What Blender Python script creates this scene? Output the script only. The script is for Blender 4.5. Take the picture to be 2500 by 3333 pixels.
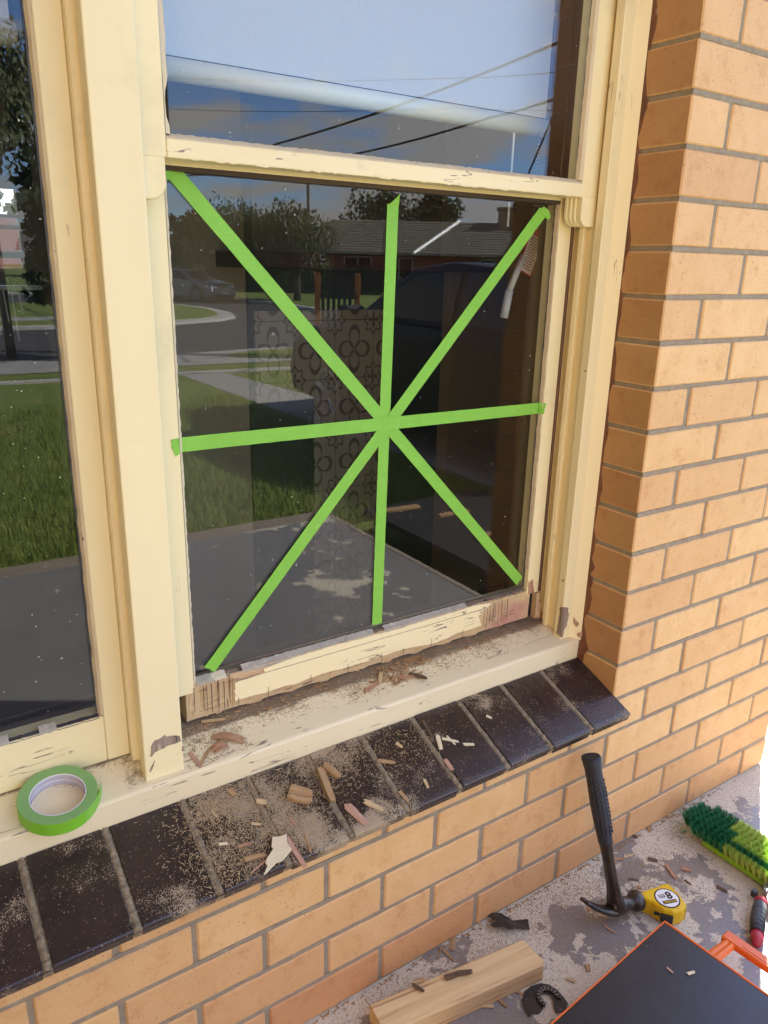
import bpy, bmesh, math, random
from mathutils import Vector, Matrix
from math import sin, cos, pi, radians as rad
random.seed(11)
for o in list(bpy.data.objects): bpy.data.objects.remove(o)
sc = bpy.context.scene
COL = sc.collection
# ------------------------------------------------------------------ camera
cd = bpy.data.cameras.new('camera'); cam = bpy.data.objects.new('camera', cd); COL.objects.link(cam)
cd.sensor_fit = 'HORIZONTAL'; cd.sensor_width = 36.0; cd.lens = 36.0*2501.75/2500.0
cd.clip_start = 0.02; cd.clip_end = 600
R_ = Vector((0.831572, -0.554928, 0.023278)); U_ = Vector((0.15187, 0.267493, 0.951516)); F_ = Vector((0.53425, 0.787719, -0.306717))
M = Matrix((R_, U_, -F_)).transposed().to_4x4(); M.translation = Vector((-1.264042, -0.943885, -0.383427))
cam.matrix_world = M
sc.camera = cam
# ------------------------------------------------------------------ light
SUN_DIR = Vector((0.854, 0.52, 0)).normalized()
EL = rad(35)
w = bpy.data.worlds.new('World'); sc.world = w; w.use_nodes = True
nt = w.node_tree; N = nt.nodes; Lk = nt.links
for n in list(N): N.remove(n)
out = N.new('ShaderNodeOutputWorld'); bg = N.new('ShaderNodeBackground'); bg.inputs[1].default_value = 0.13
sky = N.new('ShaderNodeTexSky'); sky.sky_type = 'NISHITA'; sky.sun_disc = False
sky.sun_elevation = EL; sky.sun_rotation = math.atan2(SUN_DIR.x, SUN_DIR.y); sky.altitude = 20; sky.air_density = 1.0; sky.dust_density = 0.4; sky.ozone_density = 3.5
tc = N.new('ShaderNodeTexCoord'); sep = N.new('ShaderNodeSeparateXYZ'); Lk.new(tc.outputs['Generated'], sep.inputs[0])
ad = N.new('ShaderNodeMath'); ad.operation = 'ADD'; Lk.new(sep.outputs[2], ad.inputs[0]); ad.inputs[1].default_value = 0.22
dx = N.new('ShaderNodeMath'); dx.operation = 'DIVIDE'; Lk.new(sep.outputs[0], dx.inputs[0]); Lk.new(ad.outputs[0], dx.inputs[1])
dy = N.new('ShaderNodeMath'); dy.operation = 'DIVIDE'; Lk.new(sep.outputs[1], dy.inputs[0]); Lk.new(ad.outputs[0], dy.inputs[1])
cb = N.new('ShaderNodeCombineXYZ'); Lk.new(dx.outputs[0], cb.inputs[0]); Lk.new(dy.outputs[0], cb.inputs[1]); cb.inputs[2].default_value = 14.9
nz = N.new('ShaderNodeTexNoise'); nz.inputs['Scale'].default_value = 1.9; nz.inputs['Detail'].default_value = 7; nz.inputs['Roughness'].default_value = 0.52
Lk.new(cb.outputs[0], nz.inputs['Vector'])
cr = N.new('ShaderNodeValToRGB'); cr.color_ramp.elements[0].position = 0.47; cr.color_ramp.elements[1].position = 0.57
Lk.new(nz.outputs[0], cr.inputs[0])
mx = N.new('ShaderNodeMix'); mx.data_type = 'RGBA'; Lk.new(cr.outputs[0], mx.inputs[0]); tn = N.new('ShaderNodeMix'); tn.data_type = 'RGBA'; tn.blend_type = 'MULTIPLY'; tn.inputs[0].default_value = 1; Lk.new(sky.outputs[0], tn.inputs[6]); tn.inputs[7].default_value = (.70, .84, 1.15, 1); Lk.new(tn.outputs[2], mx.inputs[6]); mx.inputs[7].default_value = (3.7, 3.65, 3.75, 1)
Lk.new(mx.outputs[2], bg.inputs[0]); Lk.new(bg.outputs[0], out.inputs[0])
sd = bpy.data.lights.new('sun', 'SUN'); sd.energy = 5.0; sd.angle = rad(0.55); sd.color = (1.0, 0.955, 0.88)
so = bpy.data.objects.new('sun', sd); COL.objects.link(so)
dv = Vector((SUN_DIR.x*cos(EL), SUN_DIR.y*cos(EL), sin(EL))); so.rotation_euler = dv.to_track_quat('Z', 'Y').to_euler(); so.location = dv*30
vs = sc.view_settings; vs.view_transform = 'Standard'; vs.look = 'None'; vs.exposure = 2.35; vs.gamma = 1.0
sc.cycles.max_bounces = 8; sc.cycles.diffuse_bounces = 4; sc.cycles.glossy_bounces = 4; sc.cycles.transparent_max_bounces = 16
sc.cycles.use_denoising = True; sc.cycles.sample_clamp_indirect = 6
# ------------------------------------------------------------------ materials
def mat(name, base, rough=0.6, var=None, vscale=8, vstretch=(1,1,1), bump=0.0, bscale=60, spec=0.5, metal=0.0, detail=5, layers=(), coord='Object', cracks=None):
    """base colour, a second colour mixed by noise, bump, plus layers [(colour, noise scale, threshold, softness, stretch, roughness)]"""
    m = bpy.data.materials.new(name); m.use_nodes = True; t = m.node_tree; N = t.nodes; L = t.links
    b = N['Principled BSDF']; b.inputs['Roughness'].default_value = rough; b.inputs['Metallic'].default_value = metal
    b.inputs['Specular IOR Level'].default_value = spec
    tc = N.new('ShaderNodeTexCoord')
    def vec(st):
        mp = N.new('ShaderNodeMapping'); mp.inputs['Scale'].default_value = st; L.new(tc.outputs[coord], mp.inputs[0]); return mp.outputs[0]
    def noise(sc_, st, det=5, ro=0.6):
        n = N.new('ShaderNodeTexNoise'); n.inputs['Scale'].default_value = sc_; n.inputs['Detail'].default_value = det; n.inputs['Roughness'].default_value = ro
        L.new(vec(st), n.inputs['Vector']); return n.outputs[0]
    col = None
    if var:
        mxx = N.new('ShaderNodeMix'); mxx.data_type = 'RGBA'
        r = N.new('ShaderNodeMapRange'); r.inputs[1].default_value = .3; r.inputs[2].default_value = .7; L.new(noise(vscale, vstretch, detail), r.inputs[0]); L.new(r.outputs[0], mxx.inputs[0])
        mxx.inputs[6].default_value = (*base, 1); mxx.inputs[7].default_value = (*var, 1); col = mxx.outputs[2]
    else:
        rg = N.new('ShaderNodeRGB'); rg.outputs[0].default_value = (*base, 1); col = rg.outputs[0]
    rr = None
    for (lc, ls, th, sf, st, lr) in layers:
        r = N.new('ShaderNodeMapRange'); r.inputs[1].default_value = th; r.inputs[2].default_value = th+sf
        L.new(noise(ls, st, 8, .65), r.inputs[0])
        mm = N.new('ShaderNodeMix'); mm.data_type = 'RGBA'; L.new(r.outputs[0], mm.inputs[0]); L.new(col, mm.inputs[6]); mm.inputs[7].default_value = (*lc, 1); col = mm.outputs[2]
        if lr is not None:
            m2 = N.new('ShaderNodeMix'); m2.data_type = 'FLOAT'; L.new(r.outputs[0], m2.inputs[0])
            if rr is None: m2.inputs[2].default_value = rough
            else: L.new(rr, m2.inputs[2])
            m2.inputs[3].default_value = lr; rr = m2.outputs[0]
    ch = None
    if cracks:      # thin crack lines: where two warped noises cross a level, only in worn areas
        (cc, cs, cst, cw, mth_, ms) = cracks
        n1 = noise(cs, cst, 3, .6); s1 = N.new('ShaderNodeMath'); s1.operation = 'SUBTRACT'; L.new(n1, s1.inputs[0]); s1.inputs[1].default_value = .5
        ab = N.new('ShaderNodeMath'); ab.operation = 'ABSOLUTE'; L.new(s1.outputs[0], ab.inputs[0])
        lt = N.new('ShaderNodeMapRange'); lt.inputs[1].default_value = cw; lt.inputs[2].default_value = cw*.35; L.new(ab.outputs[0], lt.inputs[0])
        mk = N.new('ShaderNodeMapRange'); mk.inputs[1].default_value = mth_; mk.inputs[2].default_value = mth_+.03; L.new(noise(ms, (1, 1, 1), 4, .6), mk.inputs[0])
        mu_ = N.new('ShaderNodeMath'); mu_.operation = 'MULTIPLY'; L.new(lt.outputs[0], mu_.inputs[0]); L.new(mk.outputs[0], mu_.inputs[1]); ch = mu_.outputs[0]
        mm = N.new('ShaderNodeMix'); mm.data_type = 'RGBA'; L.new(ch, mm.inputs[0]); L.new(col, mm.inputs[6]); mm.inputs[7].default_value = (*cc, 1); col = mm.outputs[2]
    if rr is not None: L.new(rr, b.inputs['Roughness'])
    L.new(col, b.inputs['Base Color'])
    if bump:
        bp = N.new('ShaderNodeBump'); bp.inputs['Strength'].default_value = bump; bp.inputs['Distance'].default_value = 0.002
        L.new(noise(bscale, vstretch, 6, .65), bp.inputs['Height']); L.new(bp.outputs[0], b.inputs['Normal'])
    m['_c'] = 1
    return m
def nodes(m): return m.node_tree.nodes, m.node_tree.links, m.node_tree.nodes['Principled BSDF']
WG = (1, 1, 0.06)
paint = mat('cream_paint', (.88, .76, .455), .42, (.84, .72, .42), 9, (1, 1, .25), .22, 38, layers=[((.42, .34, .24), 55, .76, .02, (1, 1, .35), .8), ((.60, .50, .31), 3.2, .60, .25, (1, 1, 1), .6)], cracks=((.40, .32, .21), 30, (1, 1, .08), .007, .62, 7))
paint_h = mat('cream_paint_rail', (.88, .76, .455), .42, (.83, .705, .41), 9, (.25, 1, 1), .35, 45, layers=[((.25, .21, .17), 50, .70, .025, (.30, 1, 1), .8), ((.50, .41, .28), 5, .62, .2, (1, 1, 1), .7)], cracks=((.26, .20, .14), 34, (.10, 1, 1), .010, .53, 12))
bare = mat('bare_weathered_wood', (.52, .35, .20), .85, (.62, .47, .26), 30, (.12, 1, 1), .9, 60, layers=[((.50, .27, .19), 6, .55, .1, (.5, 1, 1), None), ((.10, .06, .035), 60, .64, .03, (.10, 1, 1), None), ((.13, .085, .05), 55, .68, .03, (1, 1, .12), None)])
rot = mat('rotten_grey_wood', (.36, .28, .21), .9, (.20, .14, .10), 70, (1, 1, .12), 1.0, 90, layers=[((.46, .38, .30), 70, .56, .06, (1, 1, .15), None), ((.05, .03, .025), 90, .60, .04, (1, 1, .10), None)])
pinkwood = mat('splintered_wood', (.50, .31, .20), .85, (.36, .19, .11), 70, (1, 1, .15), .8, 90, layers=[((.12, .06, .04), 60, .66, .03, (1, 1, .2), None)])
putty = mat('old_glazing_putty', (.44, .41, .33), .8, (.33, .30, .245), 40, (1, 1, 1), .6, 120, layers=[((.03, .03, .03), 60, .66, .02, (1, 1, 1), None), ((.62, .55, .40), 12, .58, .04, (1, 1, 1), None)])
putty_v = mat('painted_putty', (.70, .59, .38), .7, (.6, .5, .33), 40, (1, 1, .2), .5, 80, layers=[((.06, .05, .05), 70, .67, .02, (1, 1, .6), None)])
blackseal = mat('black_glazing_line', (.025, .027, .03), .5, (.08, .08, .08), 60, (1, 1, 1), .4, 90)
# soft sheen wood inside
brownwood = mat('varnished_brown_timber', (.13, .065, .03), .4, (.075, .035, .016), 30, WG, .2, 60)
# brick with a tint attribute
def brickmat(name, c1, c2, c3):
    m = mat(name, c1, .62, c2, 14, (1, 1, 1), .35, 220, spec=.35)
    N, L, b = nodes(m)
    at = N.new('ShaderNodeAttribute'); at.attribute_name = 'tint'
    src = b.inputs['Base Color'].links[0].from_socket
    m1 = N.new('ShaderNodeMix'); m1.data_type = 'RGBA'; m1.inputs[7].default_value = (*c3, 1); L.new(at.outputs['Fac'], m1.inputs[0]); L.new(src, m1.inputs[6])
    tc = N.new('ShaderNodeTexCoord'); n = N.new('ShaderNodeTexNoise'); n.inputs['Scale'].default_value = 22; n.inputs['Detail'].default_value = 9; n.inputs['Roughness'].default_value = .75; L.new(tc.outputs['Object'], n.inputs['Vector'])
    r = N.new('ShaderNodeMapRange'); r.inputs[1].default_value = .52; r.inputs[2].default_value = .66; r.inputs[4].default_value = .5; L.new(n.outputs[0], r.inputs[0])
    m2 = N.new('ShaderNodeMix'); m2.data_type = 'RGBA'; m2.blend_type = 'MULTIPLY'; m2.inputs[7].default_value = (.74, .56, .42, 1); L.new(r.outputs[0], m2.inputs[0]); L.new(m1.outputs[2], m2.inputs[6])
    n2 = N.new('ShaderNodeTexNoise'); n2.inputs['Scale'].default_value = 300; n2.inputs['Detail'].default_value = 2; L.new(tc.outputs['Object'], n2.inputs['Vector'])
    r2 = N.new('ShaderNodeMapRange'); r2.inputs[1].default_value = .675; r2.inputs[2].default_value = .73; L.new(n2.outputs[0], r2.inputs[0])
    m3 = N.new('ShaderNodeMix'); m3.data_type = 'RGBA'; m3.inputs[7].default_value = (.17, .085, .04, 1); L.new(r2.outputs[0], m3.inputs[0]); L.new(m2.outputs[2], m3.inputs[6])
    b2 = N.new('ShaderNodeBump'); b2.inputs['Strength'].default_value = .3; b2.inputs['Distance'].default_value = .004; L.new(n.outputs[0], b2.inputs['Height'])
    L.new(b.inputs['Normal'].links[0].from_socket, b2.inputs['Normal']); L.new(b2.outputs[0], b.inputs['Normal'])
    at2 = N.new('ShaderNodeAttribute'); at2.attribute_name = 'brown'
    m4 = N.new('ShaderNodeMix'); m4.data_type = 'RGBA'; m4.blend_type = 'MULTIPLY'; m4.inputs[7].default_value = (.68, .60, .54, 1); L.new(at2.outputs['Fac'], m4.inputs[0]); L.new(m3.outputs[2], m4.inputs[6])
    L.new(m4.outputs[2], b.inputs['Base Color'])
    return m
brick = brickmat('tan_brick', (.70, .425, .175), (.78, .505, .235), (.54, .27, .115))
mortar = mat('grey_mortar', (.34, .28, .19), .95, (.25, .20, .14), 60, (1, 1, 1), 1.0, 160, layers=[((.36, .30, .22), 30, .6, .08, (1, 1, 1), None)])
sillmortar = mat('dusty_sill_mortar', (.33, .26, .16), .95, (.17, .135, .09), 90, (1, 1, 1), 1.0, 200, layers=[((.50, .38, .22), 160, .60, .05, (1, 1, 1), None)])
stain = mat('brown_stained_joint', (.20, .07, .02), .6, (.10, .035, .012), 40, (1, 1, .3), .9, 60, layers=[((.36, .22, .14), 30, .62, .05, (1, 1, .4), None)])
def glass_mat():
    m = bpy.data.materials.new('window_glass'); m.use_nodes = True; t = m.node_tree; N = t.nodes; L = t.links
    for n in list(N): N.remove(n)
    o = N.new('ShaderNodeOutputMaterial'); tr = N.new('ShaderNodeBsdfTransparent'); tr.inputs[0].default_value = (.93, .955, .94, 1)
    g = N.new('ShaderNodeBsdfGlossy'); g.inputs['Roughness'].default_value = 0.0
    f = N.new('ShaderNodeFresnel'); ge = N.new('ShaderNodeNewGeometry'); io = N.new('ShaderNodeMapRange'); io.inputs[3].default_value = 1.52; io.inputs[4].default_value = 1/1.52; L.new(ge.outputs['Backfacing'], io.inputs[0]); L.new(io.outputs[0], f.inputs[0])
    mu = N.new('ShaderNodeMath'); mu.operation = 'MULTIPLY'; mu.inputs[1].default_value = 1.0; mu.use_clamp = True; L.new(f.outputs[0], mu.inputs[0])
    mi = N.new('ShaderNodeMixShader'); L.new(mu.outputs[0], mi.inputs[0]); L.new(tr.outputs[0], mi.inputs[1]); L.new(g.outputs[0], mi.inputs[2])
    # fine white paint specks and smears on the pane
    tc = N.new('ShaderNodeTexCoord'); n = N.new('ShaderNodeTexNoise'); n.inputs['Scale'].default_value = 190; n.inputs['Detail'].default_value = 1; L.new(tc.outputs['Object'], n.inputs['Vector'])
    r = N.new('ShaderNodeMapRange'); r.inputs[1].default_value = .79; r.inputs[2].default_value = .81; L.new(n.outputs[0], r.inputs[0])
    d = N.new('ShaderNodeBsdfDiffuse'); d.inputs[0].default_value = (.6, .6, .55, 1)
    m2 = N.new('ShaderNodeMixShader'); L.new(r.outputs[0], m2.inputs[0]); L.new(mi.outputs[0], m2.inputs[1]); L.new(d.outputs[0], m2.inputs[2])
    # thin even dust film
    m3 = N.new('ShaderNodeMixShader'); m3.inputs[0].default_value = 0.0025; L.new(m2.outputs[0], m3.inputs[1]); L.new(d.outputs[0], m3.inputs[2])
    L.new(m3.outputs[0], o.inputs[0]); return m
glass = glass_mat()
def porch_mat():
    m = mat('peeling_grey_porch_paint', (.255, .238, .22), .5, (.205, .19, .178), 5, (1, 1, 1), .25, 90)
    N, L, b = nodes(m); src = b.inputs['Base Color'].links[0].from_socket
    ge = N.new('ShaderNodeNewGeometry'); sp = N.new('ShaderNodeSeparateXYZ'); L.new(ge.outputs['Position'], sp.inputs[0])
    def mr(s, a, b_, c, d):
        r = N.new('ShaderNodeMapRange'); r.inputs[1].default_value = a; r.inputs[2].default_value = b_; r.inputs[3].default_value = c; r.inputs[4].default_value = d; L.new(s, r.inputs[0]); return r.outputs[0]
    def nz(s, d, ro):
        n = N.new('ShaderNodeTexNoise'); n.inputs['Scale'].default_value = s; n.inputs['Detail'].default_value = d; n.inputs['Roughness'].default_value = ro; L.new(ge.outputs['Position'], n.inputs['Vector']); return n.outputs[0]
    def add(a, c, op='ADD'):
        q = N.new('ShaderNodeMath'); q.operation = op; L.new(a, q.inputs[0])
        if isinstance(c, float): q.inputs[1].default_value = c
        else: L.new(c, q.inputs[1])
        return q.outputs[0]
    # worn most along the wall by the pier, hardly at all in the middle of the porch
    blob = N.new('ShaderNodeVectorMath'); blob.operation = 'DISTANCE'; L.new(ge.outputs['Position'], blob.inputs[0]); blob.inputs[1].default_value = (.36, -1.30, -1.72)
    bias = add(add(add(mr(blob.outputs['Value'], .05, .30, .12, 0), mr(sp.outputs[1], -1.0, -.6, -.045, 0)), add(mr(sp.outputs[1], -.50, -.02, -.065, .135), mr(sp.outputs[0], -.10, .30, -.01, .075))), mr(sp.outputs[1], -2.05, -1.95, .09, 0.0))
    v = add(nz(6.0, 12, .62), bias)
    fac = mr(v, .575, .583, 0, 1)
    conc = N.new('ShaderNodeMix'); conc.data_type = 'RGBA'; conc.inputs[6].default_value = (.70, .64, .50, 1); conc.inputs[7].default_value = (.55, .50, .39, 1); L.new(nz(25, 6, .7), conc.inputs[0])
    gr = N.new('ShaderNodeMix'); gr.data_type = 'RGBA'; L.new(mr(nz(420, 2, .5), .60, .66, 0, .85), gr.inputs[0]); L.new(conc.outputs[2], gr.inputs[6]); gr.inputs[7].default_value = (.11, .085, .06, 1)
    mm = N.new('ShaderNodeMix'); mm.data_type = 'RGBA'; L.new(fac, mm.inputs[0]); L.new(src, mm.inputs[6]); L.new(gr.outputs[2], mm.inputs[7])
    # dust thinly over the paint near the wall
    du = N.new('ShaderNodeMix'); du.data_type = 'RGBA'; L.new(add(mr(nz(260, 3, .6), .52, .66, 0, .8), mr(sp.outputs[1], -.5, -.1, 0, 1), 'MULTIPLY'), du.inputs[0]); L.new(mm.outputs[2], du.inputs[6]); du.inputs[7].default_value = (.40, .32, .22, 1)
    L.new(du.outputs[2], b.inputs['Base Color'])
    rr = N.new('ShaderNodeMix'); rr.data_type = 'FLOAT'; L.new(fac, rr.inputs[0]); rr.inputs[2].default_value = .42; rr.inputs[3].default_value = .9; L.new(rr.outputs[0], b.inputs['Roughness'])
    bp = N.new('ShaderNodeBump'); bp.inputs['Strength'].default_value = .6; bp.inputs['Distance'].default_value = .001; bp.invert = True; L.new(fac, bp.inputs['Height']); L.new(bp.outputs[0], b.inputs['Normal'])
    return m
porchm = porch_mat()
def tile_mat():
    m = mat('dark_glazed_brick', (.022, .016, .015), .14, (.045, .028, .024), 18, (1, 1, 1), .28, 190, spec=.55)
    N, L, b = nodes(m); src = b.inputs['Base Color'].links[0].from_socket
    ge = N.new('ShaderNodeNewGeometry'); sp = N.new('ShaderNodeSeparateXYZ'); L.new(ge.outputs['Position'], sp.inputs[0])
    def mr(s, a, b_, c, d, sm=False):
        r = N.new('ShaderNodeMapRange'); r.inputs[1].default_value = a; r.inputs[2].default_value = b_; r.inputs[3].default_value = c; r.inputs[4].default_value = d; L.new(s, r.inputs[0]); return r.outputs[0]
    def nz(s, d, ro):
        n = N.new('ShaderNodeTexNoise'); n.inputs['Scale'].default_value = s; n.inputs['Detail'].default_value = d; n.inputs['Roughness'].default_value = ro; L.new(ge.outputs['Position'], n.inputs['Vector']); return n.outputs[0]
    def op(a, c, o='ADD'):
        q = N.new('ShaderNodeMath'); q.operation = o; q.use_clamp = (o == 'MULTIPLY'); L.new(a, q.inputs[0])
        if isinstance(c, float): q.inputs[1].default_value = c
        else: L.new(c, q.inputs[1])
        return q.outputs[0]
    # sawdust lying thick where the rail was cut, thin elsewhere
    dens = op(mr(sp.outputs[0], -1.02, -.88, -.12, .045), mr(sp.outputs[0], -.66, -.45, 0, -.19))
    blot = op(mr(nz(11, 6, .6), .3, .7, .18, .82), dens)
    fine = nz(520, 2, .6)
    f = mr(op(op(blot, fine), -.0 ), 1.07, 1.17, 0, 1)
    sp2 = mr(nz(330, 1, .5), .71, .74, 0, .7)
    fa = N.new('ShaderNodeMath'); fa.operation = 'MAXIMUM'; L.new(f, fa.inputs[0]); L.new(sp2, fa.inputs[1])
    mm = N.new('ShaderNodeMix'); mm.data_type = 'RGBA'; L.new(fa.outputs[0], mm.inputs[0]); L.new(src, mm.inputs[6]); mm.inputs[7].default_value = (.37, .285, .18, 1)
    L.new(mm.outputs[2], b.inputs['Base Color'])
    rr = N.new('ShaderNodeMix'); rr.data_type = 'FLOAT'; L.new(fa.outputs[0], rr.inputs[0]); rr.inputs[2].default_value = .16; rr.inputs[3].default_value = .9; L.new(rr.outputs[0], b.inputs['Roughness'])
    return m
tilem = tile_mat()
def sill_mat():
    m = mat('cream_sill_paint', (.84, .73, .48), .45, (.77, .66, .42), 10, (.25, 1, 1), .35, 55, layers=[((.20, .18, .16), 38, .69, .015, (.22, 1, 1), .8)], cracks=((.24, .18, .13), 30, (.07, 1, 1), .009, .52, 10))
    N, L, b = nodes(m); src = b.inputs['Base Color'].links[0].from_socket
    ge = N.new('ShaderNodeNewGeometry'); sp = N.new('ShaderNodeSeparateXYZ'); L.new(ge.outputs['Position'], sp.inputs[0])
    def mr(s, a, b_, c, d):
        r = N.new('ShaderNodeMapRange'); r.inputs[1].default_value = a; r.inputs[2].default_value = b_; r.inputs[3].default_value = c; r.inputs[4].default_value = d; L.new(s, r.inputs[0]); return r.outputs[0]
    def nz(s, d, ro):
        n = N.new('ShaderNodeTexNoise'); n.inputs['Scale'].default_value = s; n.inputs['Detail'].default_value = d; n.inputs['Roughness'].default_value = ro; L.new(ge.outputs['Position'], n.inputs['Vector']); return n.outputs[0]
    def op(a, c, o='ADD'):
        q = N.new('ShaderNodeMath'); q.operation = o; L.new(a, q.inputs[0])
        if isinstance(c, float): q.inputs[1].default_value = c
        else: L.new(c, q.inputs[1])
        return q.outputs[0]
    # dirt and dust: deep at the back against the sash, none on the front nosing
    back = mr(sp.outputs[1], .125, .20, -.16, .22)
    tx = mr(sp.outputs[0], -1.11, -1.03, -.13, 0.02)
    v = op(op(op(nz(16, 8, .7), back), tx), nz(240, 3, .7))
    f = mr(v, 1.06, 1.30, 0, .85)
    mm = N.new('ShaderNodeMix'); mm.data_type = 'RGBA'; L.new(f, mm.inputs[0]); L.new(src, mm.inputs[6])
    dc = N.new('ShaderNodeMix'); dc.data_type = 'RGBA'; L.new(nz(70, 4, .7), dc.inputs[0]); dc.inputs[6].default_value = (.20, .13, .075, 1); dc.inputs[7].default_value = (.36, .26, .155, 1)
    L.new(dc.outputs[2], mm.inputs[7])
    # dark damp dirt packed in the channel under the sash and round the mullion foot
    g1 = mr(op(mr(sp.outputs[1], .176, .190, 0, 1), op(nz(60, 5, .7), -.5), 'ADD'), .35, .75, 0, .85)
    g2 = op(mr(sp.outputs[0], -1.10, -1.01, 0, 1), mr(sp.outputs[0], -.985, -.90, 1, 0), 'MULTIPLY')
    g2 = mr(op(op(g2, nz(38, 7, .75)), -.0), 1.46, 1.62, 0, .85)
    gm = N.new('ShaderNodeMath'); gm.operation = 'MAXIMUM'; L.new(g1, gm.inputs[0]); L.new(g2, gm.inputs[1])
    up = mr(sp.outputs[1], .116, .122, 0, 1); gq = op(gm.outputs[0], up, 'MULTIPLY')
    m5 = N.new('ShaderNodeMix'); m5.data_type = 'RGBA'; L.new(gq, m5.inputs[0]); L.new(mm.outputs[2], m5.inputs[6]); m5.inputs[7].default_value = (.15, .105, .065, 1)
    L.new(m5.outputs[2], b.inputs['Base Color'])
    return m
sillm = sill_mat()
tape_m = mat('green_masking_tape', (.24, .56, .06), .55, (.21, .51, .05), 22, (1, 1, 1), .5, 240, layers=[((.30, .60, .12), 60, .62, .06, (1, 1, 1), None)])
tape_side = mat('tape_roll_edge', (.20, .42, .10), .6, (.24, .47, .14), 60, (1, 1, 1), .2, 200)
wood_l = mat('pale_chip_wood', (.66, .50, .28), .8, (.52, .36, .18), 480, (.07, 1, 1), .9, 600)
wood_t = mat('tan_chip_wood', (.50, .33, .16), .8, (.36, .20, .09), 480, (.07, 1, 1), 1.0, 600)
wood_r = mat('red_brown_chip_wood', (.50, .30, .17), .8, (.36, .18, .10), 480, (.07, 1, 1), 1.0, 600)
wood_p = mat('pinkish_chip_wood', (.58, .36, .26), .8, (.44, .23, .14), 480, (.07, 1, 1), .9, 600)
wood_w = mat('cream_painted_chip', (.76, .66, .44), .7, (.66, .55, .34), 60, (.2, 1, 1), .6, 120)
wood_d = mat('dark_rotten_chip', (.17, .11, .06), .9, (.09, .055, .03), 480, (.07, 1, 1), 1.0, 600)
CM = dict(l=wood_l, t=wood_t, r=wood_r, p=wood_p, w=wood_w, d=wood_d)
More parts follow.
